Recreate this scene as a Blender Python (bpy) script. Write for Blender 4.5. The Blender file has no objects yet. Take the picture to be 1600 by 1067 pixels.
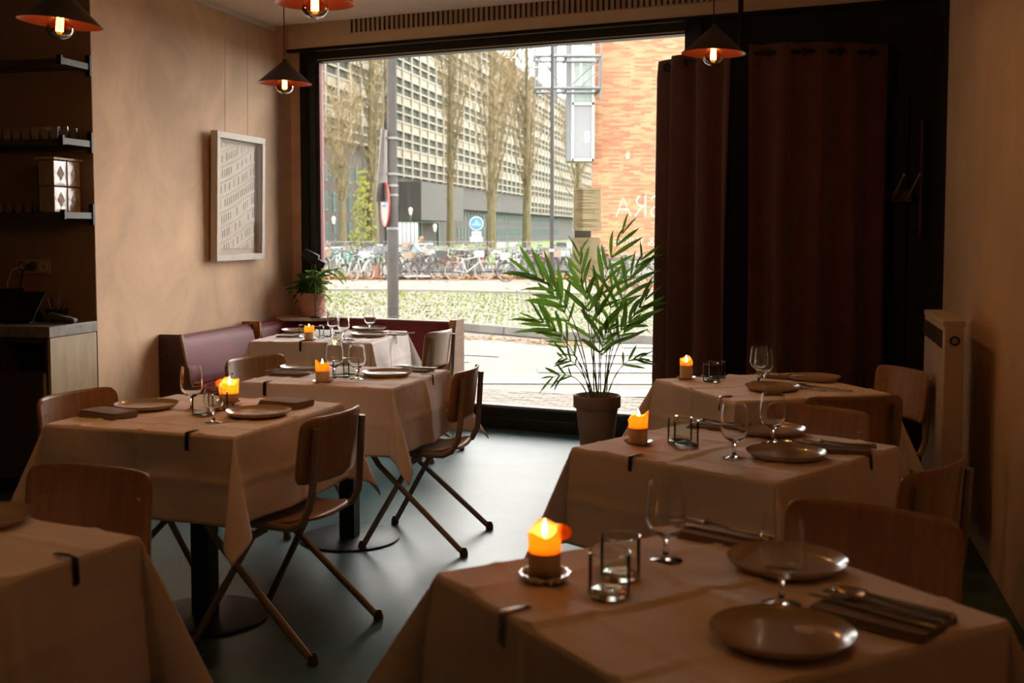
import bpy, math, random
from mathutils import Vector, Matrix
R=math.radians; PI=math.pi
SC=bpy.context.scene; COL=SC.collection
random.seed(7)
# ------------------------------------------------------------------ camera, world, light, exposure
H=1.45; FPX=1750.0; TH=R(3.5); CY=363+FPX*math.tan(TH)
cam=bpy.data.objects.new('camera',bpy.data.cameras.new('camera')); COL.objects.link(cam)
cam.location=(0,0,H); cam.rotation_euler=(PI/2-TH,0,0)
cam.data.sensor_width=36; cam.data.lens=36*FPX/1600; cam.data.shift_y=-(533.5-CY)/1600
cam.data.clip_start=0.05; cam.data.clip_end=900
cam.data.dof.use_dof=True; cam.data.dof.focus_distance=6.0; cam.data.dof.aperture_fstop=4.0
SC.camera=cam
world=bpy.data.worlds.new('world'); SC.world=world; world.use_nodes=True
wn=world.node_tree; bg=wn.nodes['Background']; bg.inputs[0].default_value=(1.0,0.97,0.93,1); bg.inputs[1].default_value=8.0
SC.view_settings.view_transform='Standard'; SC.view_settings.look='None'; SC.view_settings.gamma=1
SC.view_settings.use_curve_mapping=False; SC.view_settings.exposure=0.45
SC.cycles.max_bounces=18; SC.cycles.transparent_max_bounces=24; SC.cycles.transmission_bounces=16; SC.cycles.diffuse_bounces=6
SC.cycles.caustics_reflective=False; SC.cycles.caustics_refractive=False; SC.cycles.sample_clamp_indirect=6
SC.cycles.use_denoising=True
Fv=Vector((0,math.cos(TH),-math.sin(TH))); Uv=Vector((0,math.sin(TH),math.cos(TH)))
def un(px,py,z):   # survey: a measured sight line meets the height z
    d=Fv+Vector(((px-800)/FPX,0,0))+Uv*((CY-py)/FPX); t=(z-H)/d.z
    return Vector((t*d.x,t*d.y,z))
# ------------------------------------------------------------------ materials
MATS={}
def mat(name,col,rough=.6,metal=0,var=0,vs=8,bump=0,bs=40,spec=.5,coat=0,trans=0,ior=1.45,sheen=0,col2=None,emit=None,es=0,stretch=None):
    m=bpy.data.materials.new(name); m.use_nodes=True; nt=m.node_tree; b=nt.nodes['Principled BSDF']
    b.inputs['Base Color'].default_value=(*col,1); b.inputs['Roughness'].default_value=rough; b.inputs['Metallic'].default_value=metal
    b.inputs['Specular IOR Level'].default_value=spec; b.inputs['Coat Weight'].default_value=coat; b.inputs['Transmission Weight'].default_value=trans
    b.inputs['IOR'].default_value=ior; b.inputs['Sheen Weight'].default_value=sheen
    if emit: b.inputs['Emission Color'].default_value=(*emit,1); b.inputs['Emission Strength'].default_value=es
    L=nt.links.new
    if var or bump or col2:
        tc=nt.nodes.new('ShaderNodeTexCoord'); src=tc.outputs['Object']
        if stretch:
            mp=nt.nodes.new('ShaderNodeMapping'); mp.inputs['Scale'].default_value=stretch; L(src,mp.inputs['Vector']); src=mp.outputs['Vector']
    if var or col2:
        n=nt.nodes.new('ShaderNodeTexNoise'); n.inputs['Scale'].default_value=vs; n.inputs['Detail'].default_value=6; n.inputs['Roughness'].default_value=.6
        L(src,n.inputs['Vector']); cr=nt.nodes.new('ShaderNodeValToRGB')
        c2=col2 if col2 else tuple(c*(1-var) for c in col); c1=col if col2 else tuple(min(1,c*(1+var)) for c in col)
        cr.color_ramp.elements[0].position=.33; cr.color_ramp.elements[1].position=.67
        cr.color_ramp.elements[0].color=(*c2,1); cr.color_ramp.elements[1].color=(*c1,1)
        L(n.outputs['Fac'],cr.inputs['Fac']); L(cr.outputs['Color'],b.inputs['Base Color'])
    if bump:
        n2=nt.nodes.new('ShaderNodeTexNoise'); n2.inputs['Scale'].default_value=bs; n2.inputs['Detail'].default_value=5; L(src,n2.inputs['Vector'])
        bp=nt.nodes.new('ShaderNodeBump'); bp.inputs['Strength'].default_value=bump; bp.inputs['Distance'].default_value=.01
        L(n2.outputs['Fac'],bp.inputs['Height']); L(bp.outputs['Normal'],b.inputs['Normal'])
    MATS[name]=m; return m
def glassmat(name,tint,rough=0.0,mixf=.93):
    # thin pane: mostly clear with a fresnel reflection
    m=bpy.data.materials.new(name); m.use_nodes=True; nt=m.node_tree; nt.nodes.clear(); L=nt.links.new
    o=nt.nodes.new('ShaderNodeOutputMaterial'); t=nt.nodes.new('ShaderNodeBsdfTransparent'); t.inputs[0].default_value=(*tint,1)
    g=nt.nodes.new('ShaderNodeBsdfGlossy'); g.inputs['Roughness'].default_value=rough
    f=nt.nodes.new('ShaderNodeFresnel'); f.inputs[0].default_value=1.45
    x=nt.nodes.new('ShaderNodeMixShader'); L(f.outputs[0],x.inputs[0]); L(t.outputs[0],x.inputs[1]); L(g.outputs[0],x.inputs[2]); L(x.outputs[0],o.inputs[0])
    return m
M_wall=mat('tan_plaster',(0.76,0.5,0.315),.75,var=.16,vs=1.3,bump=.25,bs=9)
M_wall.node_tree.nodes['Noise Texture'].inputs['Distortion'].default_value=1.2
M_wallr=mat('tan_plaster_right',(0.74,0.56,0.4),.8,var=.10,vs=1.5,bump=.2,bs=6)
M_dwall=mat('shaded_plaster',(.30,.185,.11),.8,var=.1,vs=2)  # far-left wall's missing window light put into a darker plaster colour
M_ceil=mat('ceiling_paint',(0.95,0.78,0.62),.8,var=.04,vs=1)
M_bulk=mat('bulkhead_paint',(0.85,0.66,0.45),.75,var=.06,vs=2)
M_floor=mat('teal_linoleum',(0.048,0.115,0.12),.36,var=.25,vs=2.2,bump=.05,bs=25,spec=.55)
M_black=mat('black_frame',(.012,.013,.012),.4,var=.2,vs=5)
M_dgreen=mat('green_frame',(.03,.045,.04),.45,var=.1)
M_bead=mat('pale_bead',(.55,.48,.36),.4,var=.05)
M_redtrim=mat('red_trim',(.20,.035,.03),.5,var=.1)
M_dark=mat('dark_paint',(.011,.011,.010),.7,var=.2,vs=3)
M_white=mat('white_paint',(.72,.66,.58),.45,var=.03)
M_pane=glassmat('window_glass',(.985,.99,.985))
def clothmat():
    m=mat('table_linen',(0.78,0.68,0.64),.8,var=.04,vs=3,bump=.6,bs=4,sheen=.2); nt=m.node_tree; L=nt.links.new
    bp=[n for n in nt.nodes if n.type=='BUMP'][0]; bp.inputs['Distance'].default_value=.03
    return m
M_cloth=clothmat()
M_nap=mat('taupe_napkin',(0.22,0.16,0.13),.9,var=.1,vs=30,bump=.2,bs=120,sheen=.2)
M_nap2=mat('dark_napkin_edge',(.09,.065,.055),.9,var=.1,vs=30)
M_wood=mat('chair_plywood',(.34,.185,.09),.32,var=.2,vs=5,stretch=(9,1,1),bump=.03,coat=.15)
M_tube=mat('taupe_steel',(0.31,0.24,0.185),.42,var=.12,vs=20,metal=.25)
M_rub=mat('brown_rubber_foot',(.11,.07,.05),.7,var=.1)
M_steel=mat('steel',(.55,.52,.48),.22,metal=1,var=.05)
M_bsteel=mat('black_steel',(.012,.012,.012),.45,var=.2,metal=.3)
M_plate=mat('stoneware',(0.42,0.34,0.27),.22,var=.06,vs=25,bump=.05,bs=60,coat=.4)
M_rim=mat('stoneware_rim',(.42,.34,.26),.2,var=.05,coat=.5)
M_glass=mat('clear_glass',(.97,.98,.97),.0,trans=1,ior=1.45)
M_gglass=mat('greenish_glass',(.965,.99,.97),.0,trans=1,ior=1.45)
M_wax=mat('cream_wax',(.78,.58,.30),.45,var=.05)
def waxglow():
    m=bpy.data.materials.new('translucent_wax'); m.use_nodes=True; nt=m.node_tree; nt.nodes.clear(); L=nt.links.new
    o=nt.nodes.new('ShaderNodeOutputMaterial'); d=nt.nodes.new('ShaderNodeBsdfDiffuse'); d.inputs[0].default_value=(.70,.42,.16,1)
    t=nt.nodes.new('ShaderNodeBsdfTranslucent'); t.inputs[0].default_value=(1.0,.60,.14,1)
    x=nt.nodes.new('ShaderNodeMixShader'); x.inputs[0].default_value=.6; L(d.outputs[0],x.inputs[1]); L(t.outputs[0],x.inputs[2]); L(x.outputs[0],o.inputs[0])
    return m
M_waxg=waxglow()
M_flame=mat('flame',(1,.7,.3),.5,emit=(1,.62,.22),es=26)
M_fil=mat('filament',(1,.5,.1),.5,emit=(1,.50,.10),es=30)
M_wick=mat('wick',(.03,.02,.01),.9,var=.1)
M_thin=glassmat('thin_green_glass',(.96,.978,.965)); M_thin.node_tree.nodes['Fresnel'].inputs[0].default_value=1.12
M_amber=glassmat('amber_bulb_glass',(1,.62,.24))
M_shade=mat('brown_shade',(.055,.03,.022),.45,var=.15,vs=12)
M_shin=mat('copper_shade_inside',(0.045,0.01013,0.00495),.32,metal=.35,var=.1,vs=12)
M_leather=mat('burgundy_leather',(0.18,0.016,0.024),.5,var=.12,vs=3,bump=.08,bs=90,spec=.3)
M_ply=mat('bench_wood',(.42,.17,.05),.45,var=.18,vs=4,stretch=(1,1,9))
M_dply=mat('dark_bench_wood',(.07,.032,.018),.5,var=.2,vs=4,stretch=(9,9,1))
M_led=mat('ledge_paint',(.62,.52,.42),.5,var=.04)
M_terra=mat('terracotta',(.50,.235,.14),.8,var=.1,vs=12,bump=.06,bs=60)
M_terra2=mat('dull_terracotta',(.36,.22,.16),.8,var=.1,vs=9,bump=.06,bs=60)
M_soil=mat('soil',(.06,.035,.02),.95,var=.3,vs=40,bump=.6,bs=60)
def leafmat(name,a,b,tr):
    m=bpy.data.materials.new(name); m.use_nodes=True; nt=m.node_tree; pb=nt.nodes['Principled BSDF']; L=nt.links.new
    tc=nt.nodes.new('ShaderNodeTexCoord'); n=nt.nodes.new('ShaderNodeTexNoise'); n.inputs['Scale'].default_value=6; L(tc.outputs['Object'],n.inputs['Vector'])
    cr=nt.nodes.new('ShaderNodeValToRGB'); cr.color_ramp.elements[0].color=(*a,1); cr.color_ramp.elements[1].color=(*b,1); L(n.outputs['Fac'],cr.inputs['Fac'])
    L(cr.outputs['Color'],pb.inputs['Base Color']); pb.inputs['Roughness'].default_value=.38
    t=nt.nodes.new('ShaderNodeBsdfTranslucent'); t.inputs[0].default_value=(*tr,1); x=nt.nodes.new('ShaderNodeMixShader'); x.inputs[0].default_value=.38
    L(pb.outputs[0],x.inputs[1]); L(t.outputs[0],x.inputs[2]); L(x.outputs[0],nt.nodes['Material Output'].inputs[0]); return m
M_palm=leafmat('palm_leaf',(.03,.085,.02),(.06,.16,.035),(.22,.46,.05))
M_palmy=leafmat('young_palm_leaf',(.05,.14,.02),(.10,.22,.03),(.26,.45,.05))
M_leaf=leafmat('broad_leaf',(.03,.10,.02),(.08,.20,.03),(.22,.42,.04))
M_stem=mat('green_stem',(.10,.15,.035),.5,var=.2)
M_curt=mat('maroon_curtain',(0.115,0.038,0.032),.92,var=.12,vs=6,sheen=.3)
M_rad=mat('radiator_enamel',(0.62,0.54,0.47),.4,var=.03)
M_lam=mat('pale_oak_laminate',(.42,.30,.17),.5,var=.14,vs=3,stretch=(6,6,1))
M_cab=mat('brown_cabinet',(.06,.032,.022),.5,var=.15,vs=4,stretch=(8,8,1))
M_marble=mat('grey_stone_top',(.26,.22,.18),.3,col2=(.12,.10,.085),vs=22)
M_shelf=mat('dark_shelf',(.075,.05,.035),.5,var=.15,vs=5)
M_brk=mat('grey_bracket',(.07,.06,.055),.5,var=.1,metal=.3)
M_frame=mat('limed_frame',(.62,.54,.45),.5,var=.06,vs=10)
M_paper=mat('relief_paper',(0.82,0.74,0.66),.85,var=.03,vs=8)
M_back=mat('mount_board',(0.66,0.58,0.5),.8,var=.03)
M_print=None
M_tape=glassmat('plastic_sleeve',(.93,.93,.92),.2)
def translu(name,d,t,f):
    m=bpy.data.materials.new(name); m.use_nodes=True; nt=m.node_tree; nt.nodes.clear(); L=nt.links.new
    o=nt.nodes.new('ShaderNodeOutputMaterial'); a=nt.nodes.new('ShaderNodeBsdfDiffuse'); b=nt.nodes.new('ShaderNodeBsdfTranslucent'); n=nt.nodes.new('ShaderNodeTexNoise'); n.inputs['Scale'].default_value=18
    r=nt.nodes.new('ShaderNodeValToRGB'); r.color_ramp.elements[0].color=(*[c*.93 for c in t],1); r.color_ramp.elements[1].color=(*t,1); L(n.outputs['Fac'],r.inputs['Fac']); L(r.outputs['Color'],b.inputs[0])
    a.inputs[0].default_value=(*d,1); x=nt.nodes.new('ShaderNodeMixShader'); x.inputs[0].default_value=f; L(a.outputs[0],x.inputs[1]); L(b.outputs[0],x.inputs[2]); L(x.outputs[0],o.inputs[0]); return m
M_letter=translu('white_vinyl',(.9,.9,.86),(1,.98,.94),.9)
M_sheet=translu('backlit_paper',(.7,.65,.5),(.86,.79,.62),.75)
# outdoors
M_asph=mat('asphalt',(0.06796,0.06244,0.05511),.85,var=.14,vs=1.2,bump=.2,bs=60)
M_paint=mat('road_paint',(0.2246,0.2172,0.2022),.7,var=.07,vs=6)
M_kerb=mat('kerb_stone',(0.06875,0.06209,0.05322),.85,var=.2,vs=4)
M_pave=mat('pink_paving',(0.09486,0.07116,0.05533),.9,var=.12,vs=1.5,bump=.2,bs=30)
M_pbrick=mat('paving_brick',(0.0832,0.06865,0.05619),.9,var=.22,vs=5)
M_cob=mat('cobble_stone',(0.1001,0.09002,0.06801),.85,var=.25,vs=3)
M_soilg=mat('joint_moss',(0.04728,0.05819,0.01272),.95,var=.3,vs=6)
M_grass=mat('grass_blade',(0.07601,0.1039,0.014),.8,var=.3,vs=2)
M_lawn=mat('lawn',(0.07096,0.1065,0.01774),.95,var=.25,vs=1)
M_leafl=mat('fallen_leaf',(0.1863,0.0754,0.01552),.9,var=.35,vs=9)
M_conc=mat('honeycomb_concrete',(0.1793,0.1602,0.1258),.85,var=.08,vs=.3)
M_opan=mat('office_window_glass',(.034,.044,.037),.6,spec=.06,var=.4,vs=.35)
M_dbrick=mat('slate_brick',(0.03903,0.03459,0.03194),.85,var=.12,vs=.6)
M_teal=mat('teal_joinery',(0.01512,0.1008,0.08064),.5,var=.15,vs=.5)
M_tglass=mat('teal_window_glass',(0.0252,0.0504,0.04536),.5,spec=.1,var=.3,vs=.4)
M_pglass=mat('pale_door_glass',(0.1109,0.1361,0.1159),.2,var=.2,vs=.3)
M_bark=mat('poplar_bark',(0.0887,0.0754,0.0377),.9,var=.35,vs=1.6,stretch=(4,4,.6))
M_twig=mat('tan_twigs',(0.1685,0.1242,0.06431),.9,var=.2,vs=.6)
M_ivy=mat('yellow_green_foliage',(0.1512,0.1512,0.02016),.8,var=.35,vs=1)
M_pole=mat('galvanised_pole',(0.022,0.019,0.017),.85,var=.3,vs=3,stretch=(3,3,.7))
M_alu=mat('sign_back_metal',(0.1008,0.09072,0.08568),.45,var=.1,metal=.3)
M_red=mat('sign_red',(0.3024,0.01512,0.01008),.5,var=.03)
M_blue=mat('sign_blue',(0.01008,0.1109,0.3024),.5,var=.03)
M_signw=mat('sign_white',(0.2927,0.2883,0.2794),.5,var=.03)
M_blk=mat('sign_black',(.02,.02,.02),.6,var=.05)
M_rail=mat('grey_railing',(0.1008,0.1008,0.09828),.6,var=.1)
M_drail=mat('dark_railing',(.045,.05,.055),.5,var=.1)
M_stl=mat('blue_grey_steel',(0.08064,0.08568,0.09072),.5,var=.12,vs=1)
M_bbox=mat('blue_grey_panel',(0.06048,0.0756,0.09576),.5,var=.06)
M_tyre=mat('tyre',(.03,.028,.027),.8,var=.2)
M_rimw=mat('wheel_rim',(0.1863,0.1774,0.1641),.35,metal=.5,var=.1)
M_fw=mat('white_frame',(0.275,0.2661,0.2483),.4,var=.04)
M_fb=mat('black_bike_frame',(.03,.03,.03),.4,var=.1)
M_fr=mat('red_bike_frame',(0.1613,0.03024,0.02016),.4,var=.1)
M_fg=mat('grey_bike_frame',(0.1109,0.1159,0.121),.4,var=.1)
M_ft=mat('mint_bike_frame',(0.07056,0.2117,0.1714),.4,var=.1)
M_fp=mat('brown_bike_frame',(0.126,0.08064,0.0504),.4,var=.1)
M_crate=mat('bike_crate',(0.131,0.0504,0.03528),.6,var=.1)
M_wick2=mat('wicker',(.16,.12,.085),.8,var=.2,vs=30)
M_skin=mat('skin',(0.2117,0.1159,0.0756),.6,var=.05); M_hair=mat('brown_hair',(.12,.06,.035),.6,var=.2)
M_jack=mat('mint_jacket',(0.1512,0.2218,0.1966),.7,var=.08); M_pack=mat('mauve_pack',(0.07056,0.0504,0.06552),.8,var=.1); M_trou=mat('brown_trousers',(.16,.11,.08),.8,var=.1)
def brickmat():
    m=bpy.data.materials.new('orange_brick'); m.use_nodes=True; nt=m.node_tree; b=nt.nodes['Principled BSDF']; L=nt.links.new
    tc=nt.nodes.new('ShaderNodeTexCoord'); sx=nt.nodes.new('ShaderNodeSeparateXYZ'); cx=nt.nodes.new('ShaderNodeCombineXYZ')
    L(tc.outputs['Object'],sx.inputs[0]); ad=nt.nodes.new('ShaderNodeMath'); ad.operation='ADD'; L(sx.outputs[0],ad.inputs[0]); L(sx.outputs[1],ad.inputs[1])
    L(ad.outputs[0],cx.inputs[0]); L(sx.outputs[2],cx.inputs[1])
    br=nt.nodes.new('ShaderNodeTexBrick'); br.inputs['Scale'].default_value=1; br.inputs['Brick Width'].default_value=.62; br.inputs['Row Height'].default_value=.115
    br.inputs['Mortar Size'].default_value=.010; br.offset=.37; br.inputs['Color1'].default_value=(0.1966,0.06552,0.03167,1); br.inputs['Color2'].default_value=(0.287,0.167,0.0785,1); br.inputs['Mortar'].default_value=(0.1638,0.1147,0.0819,1); br.inputs['Bias'].default_value=-.1
    L(cx.outputs[0],br.inputs['Vector'])
    mp=nt.nodes.new('ShaderNodeMapping'); mp.inputs['Scale'].default_value=(2.2,8.7,1); L(cx.outputs[0],mp.inputs['Vector'])
    n=nt.nodes.new('ShaderNodeTexNoise'); n.inputs['Scale'].default_value=1; n.inputs['Detail'].default_value=3; L(mp.outputs[0],n.inputs['Vector'])
    cr=nt.nodes.new('ShaderNodeValToRGB'); cr.color_ramp.elements[0].position=.28; cr.color_ramp.elements[0].color=(.35,.45,.5,1); cr.color_ramp.elements[1].position=.42; cr.color_ramp.elements[1].color=(1,1,1,1); L(n.outputs['Fac'],cr.inputs['Fac'])
    mx=nt.nodes.new('ShaderNodeMix'); mx.data_type='RGBA'; mx.blend_type='MULTIPLY'; mx.inputs[0].default_value=.6
    L(br.outputs['Color'],mx.inputs[6]); L(cr.outputs['Color'],mx.inputs[7]); L(mx.outputs[2],b.inputs['Base Color']); b.inputs['Roughness'].default_value=.9
    return m
M_brick=brickmat()
# ------------------------------------------------------------------ mesh builder
class MB:
    def __init__(s,X=None): s.v=[]; s.f=[]; s.X=X or Matrix()
    def add(s,vs,fs,X=None):
        o=len(s.v); Y=s.X@X if X is not None else s.X
        s.v+=[tuple(Y@Vector(p)) for p in vs]; s.f+=[tuple(i+o for i in f) for f in fs]; return s
    def box(s,x0,x1,y0,y1,z0,z1,X=None):
        return s.add([(x0,y0,z0),(x1,y0,z0),(x1,y1,z0),(x0,y1,z0),(x0,y0,z1),(x1,y0,z1),(x1,y1,z1),(x0,y1,z1)],
          [(3,2,1,0),(4,5,6,7),(0,1,5,4),(1,2,6,5),(2,3,7,6),(3,0,4,7)],X)
    def prism(s,poly,z0,z1,X=None):
        n=len(poly); return s.add([(x,y,z0) for x,y in poly]+[(x,y,z1) for x,y in poly],
          [tuple(range(n-1,-1,-1)),tuple(range(n,2*n))]+[(i,(i+1)%n,n+(i+1)%n,n+i) for i in range(n)],X)
    def lathe(s,prof,n=24,X=None,wob=None):
        vs=[];fs=[]
        for j,(r,z) in enumerate(prof):
            for i in range(n):
                a=2*PI*i/n; rr,dz=(r,0) if not wob else wob(j,a,r); vs.append((rr*math.cos(a),rr*math.sin(a),z+dz))
        for j in range(len(prof)-1):
            for i in range(n):
                a,b=j*n+i,j*n+(i+1)%n; fs.append((a,b,b+n,a+n))
        return s.add(vs,fs,X)
    def tube(s,pts,r,n=8,X=None,cap=True,closed=False):
        P=[Vector(p) for p in pts]; m=len(P); rs=r if isinstance(r,(list,tuple)) else [r]*m; vs=[];fs=[]; up=None
        for i,p in enumerate(P):
            if closed: t=(P[(i+1)%m]-P[i-1])
            else: t=(P[min(i+1,m-1)]-P[max(i-1,0)])
            t=t.normalized() if t.length>1e-9 else Vector((0,0,1))
            if up is None: up=Vector((0,0,1)) if abs(t.z)<.9 else Vector((1,0,0))
            a=t.cross(up); a=a.normalized() if a.length>1e-6 else t.orthogonal().normalized(); b=a.cross(t).normalized(); up=b
            for k in range(n):
                q=2*PI*k/n; v=p+(a*math.cos(q)+b*math.sin(q))*rs[i]; vs.append(tuple(v))
        for i in range(m if closed else m-1):
            for k in range(n):
                a,b=i*n+k,i*n+(k+1)%n; c,d=((i+1)%m)*n+(k+1)%n,((i+1)%m)*n+k; fs.append((a,b,c,d))
        if cap and not closed: fs+= [tuple(range(n-1,-1,-1)),tuple(range((m-1)*n,m*n))]
        return s.add(vs,fs,X)
    def grid(s,nu,nv,fn,X=None,thick=0):
        vs=[fn(i/(nu-1),j/(nv-1)) for j in range(nv) for i in range(nu)]
        fs=[(j*nu+i,j*nu+i+1,(j+1)*nu+i+1,(j+1)*nu+i) for j in range(nv-1) for i in range(nu-1)]
        return s.add(vs,fs,X)
    def mesh(s,name,m,smooth=True,ang=38):
        me=bpy.data.meshes.new(name); me.from_pydata(s.v,[],s.f); me.update()
        if m is not None: me.materials.append(m)
        if smooth:
            me.polygons.foreach_set('use_smooth',[True]*len(me.polygons)); me.set_sharp_from_angle(angle=R(ang))
        return me
    def build(s,name,m,parent=None,loc=(0,0,0),rz=0,bev=0,thick=0,smooth=True,sub=0,ang=38):
        o=bpy.data.objects.new(name,s.mesh(name,m,smooth,ang)); COL.objects.link(o)
        if parent is not None: o.parent=parent
        o.location=loc; o.rotation_euler=(0,0,rz)
        if thick: q=o.modifiers.new('t','SOLIDIFY'); q.thickness=thick; q.offset=0
        if bev: q=o.modifiers.new('b','BEVEL'); q.width=bev; q.segments=2; q.limit_method='ANGLE'
        if sub: q=o.modifiers.new('s','SUBSURF'); q.levels=sub; q.render_levels=sub
        return o
def tag(o,label=None,cat=None,group=None,kind=None):
    if label: o['label']=label
    if cat: o['category']=cat
    if group: o['group']=group
    if kind: o['kind']=kind
    return o
def empty(name,loc=(0,0,0),rz=0,label=None,cat=None,group=None,kind=None):
    o=bpy.data.objects.new(name,None); COL.objects.link(o); o.location=loc; o.rotation_euler=(0,0,rz); o.empty_display_size=.1
    return tag(o,label,cat,group,kind)
def dup(o,loc=None,rz=None,label=None,group=None,parent=None,scale=None):
    c=o.copy(); COL.objects.link(c)
    if parent is not None: c.parent=parent
    if loc is not None: c.location=loc
    if rz is not None: c.rotation_euler=(0,0,rz)
    if scale is not None: c.scale=scale
    if label: c['label']=label
    if group: c['group']=group
    for ch in list(o.children): dup(ch,parent=c)
    return c
def struct(o): o['kind']='structure'; return o
def arc(cx,cy,r,a0,a1,n): return [(cx+r*math.cos(R(a0+(a1-a0)*i/n)),cy+r*math.sin(R(a0+(a1-a0)*i/n))) for i in range(n+1)]
def rrect(x0,x1,y0,y1,r,n=4):
    return arc(x1-r,y1-r,r,0,90,n)+arc(x0+r,y1-r,r,90,180,n)+arc(x0+r,y0+r,r,180,270,n)+arc(x1-r,y0+r,r,270,360,n)
# ------------------------------------------------------------------ room frames
L0=Vector((-1.769,9.068,0)); AW=math.atan2(-.42123,.90695)
LX=Vector((.9706,-.2407,0)); LY=Vector((.2407,.9706,0)); AL=math.atan2(LX.y,LX.x)
WX=Vector((.90695,-.42123,0)); WN=Vector((-.42123,-.90695,0))  # WN points into the room
RC=L0+WX*4.848; RXv=Vector((.96958,-.24478,0)); RY=Vector((.24478,.96958,0)); AR=math.atan2(RXv.y,RXv.x)
def W(s,off,z=0): p=L0+WX*s+WN*off; return Vector((p.x,p.y,z))
def LF(t,off,z=0): p=L0-LY*t+LX*off; return Vector((p.x,p.y,z))
def RF(t,off,z=0): p=RC-RY*t-RXv*off; return Vector((p.x,p.y,z))
def frame(o,a): return Matrix.Translation(o)@Matrix.Rotation(a,4,'Z')
FW=frame(L0,AW)     # x along window wall, -y into the room
FL=frame(L0,AL)     # x into the room, -y back along the left wall
FR=frame(RC,AR)     # -x into the room, -y back along the right wall
CE=3.03
N0=LF(2.665,0)      # outer corner where the left wall ends
# floor
fl=MB().prism([tuple(W(-.05,-.12)[:2]),tuple(LF(2.6,-.1)[:2]),(-6.2,7.4),(-7.4,-2.6),(3.6,-2.6),tuple(RF(3.2,-.12)[:2]),tuple(W(4.95,-.12)[:2])],-.12,0).build('floor',M_floor,smooth=False); struct(fl)
# ceiling: stops short of the window wall, with a cove beyond
cl=MB()
cl.prism([tuple(LF(.33,-.1)[:2]),tuple(LF(2.665,-.1)[:2]),(-6.2,7.4),(-7.4,-2.6),(3.6,-2.6),tuple(RF(.33,-.1)[:2])],CE,CE+.1)
struct(cl.build('ceiling',M_ceil,smooth=False))
struct(MB(FW).box(-.1,5,-.62,.12,3.32,3.42).box(-.1,5,-.62,-.40,3.131,3.32).build('ceiling',M_bulk,smooth=False))
# walls
struct(MB(FL).box(-.16,0,-2.66,.1,0,3.35).build('wall_left',M_wall,smooth=False))
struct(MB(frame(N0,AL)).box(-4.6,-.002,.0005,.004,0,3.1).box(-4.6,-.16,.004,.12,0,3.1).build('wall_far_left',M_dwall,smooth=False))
struct(MB(FR).box(0,.14,-10.5,.15,0,3.35).build('wall_right',M_wallr,smooth=False))
struct(MB().box(-7.4,3.6,-2.75,-2.6,0,3.1).build('wall_rear',M_dwall,smooth=False))
struct(MB().add([(-7.3,-2.6,0),(-6.1,7.5,0),(-6.1,7.5,3.1),(-7.3,-2.6,3.1)],[(0,1,2,3)]).build('wall_side',M_dwall,smooth=False,thick=.1))
# window wall: header with a ribbed grille, dark end bay, sill
struct(MB(FW).box(-.05,4.86,-.02,.12,2.885,3.33).build('wall_window',M_bulk,smooth=False))
hd=struct(MB(FW).box(0.02,4.84,-.075,-.02,2.895,3.33).build('trim_1',M_bulk,smooth=False,bev=.004))
MB(FW).box(.0,4.84,-.085,-.02,2.875,2.893).build('shadow_strip',M_dark,hd,smooth=False)  # dark strip stands in for the shadow under the header edge
sl=MB(FW).box(0,.014,-.083,-.075,2.985,3.22).build('grille_slat',mat('grille_slat',(.10,.07,.04),.7,var=.05),hd,smooth=False)
for i in range(1,78):
    c=sl.copy(); COL.objects.link(c); c.parent=hd; c.location=WX*(.62+i*.042)
sl.location=WX*.62
MB(FW).box(.56,3.9,-.08,-.075,2.972,2.980).build('grille_ledge',M_bulk,hd,smooth=False)
struct(MB(FW).box(3.36,4.86,-.0,.12,0,2.885).build('wall_window_end',M_dark,smooth=False))
# window 1
w1=empty('window_1',W(.1,0),AW,kind='structure')
MB().box(.0,3.27,-.03,.08,2.79,2.885).build('window_frame',M_black,w1,bev=.004)
MB().box(.0,.07,-.03,.08,0,2.80).build('window_frame',M_black,w1,bev=.004)
MB().box(.075,.135,-.012,.07,.1,2.79).build('window_frame',M_dgreen,w1,bev=.006)
MB().box(.136,.160,-.005,.05,.17,2.80).build('glazing_gasket',M_black,w1)
MB().box(.160,.172,-.004,.05,.17,2.80).build('red_glazing_trim',M_redtrim,w1)
MB().box(3.152,3.27,-.03,.08,0,2.885).build('window_frame',M_black,w1,bev=.004)
MB().box(.172,3.152,-.034,-.0,2.800,2.810).build('glazing_bead',M_bead,w1)
MB().box(.172,3.152,-.042,-.03,2.872,2.880).build('painted_reflection',M_bead,w1)  # pale strip imitates a reflection on the black frame
MB().box(-.0,3.27,-.05,.08,0,.155).build('window_sill',M_black,w1,bev=.006)
MB().box(-.0,3.27,-.062,-.05,0,.085).build('window_sill',M_black,w1,bev=.006)
MB().box(.172,3.152,-.03,.05,.155,.168).build('glazing_bead',M_signw,w1)
MB().box(.17,3.155,.018,.024,.165,2.802).build('pane',M_pane,w1,smooth=False)
# door behind the curtain
d1=empty('door_1',W(3.5,0),AW,kind='structure')
MB().box(0,1.2,-.03,0,0,2.3).build('door_leaf',M_dark,d1,bev=.004)
for k in range(2): MB().box(.12,1.08,-.04,-.03,.25+k*1.0,1.1+k*1.0).build('door_panel',M_dark,d1,bev=.01)
MB().box(1.08,1.12,-.09,-.03,1.0,1.12).build('door_handle',M_bsteel,d1,bev=.005)
struct(MB(FW).box(-.05,.105,-.012,.12,0,2.9).build('trim_4',M_wall,smooth=False))
# dark panel strip
struct(MB(FR).box(-.02,0,-.62,0,0,3.0).build('trim_2',M_dark,smooth=False))
# picture rail on the left wall
rl=struct(MB(FL).box(0,.03,-2.66,-.34,CE-.035,CE).build('trim_3',M_white,bev=.003,smooth=False))
# ------------------------------------------------------------------ exterior ground
G=-.35
struct(MB().box(-140,120,9.6,420,G-.3,G-.01).build('ground',M_asph,smooth=False))
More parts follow.
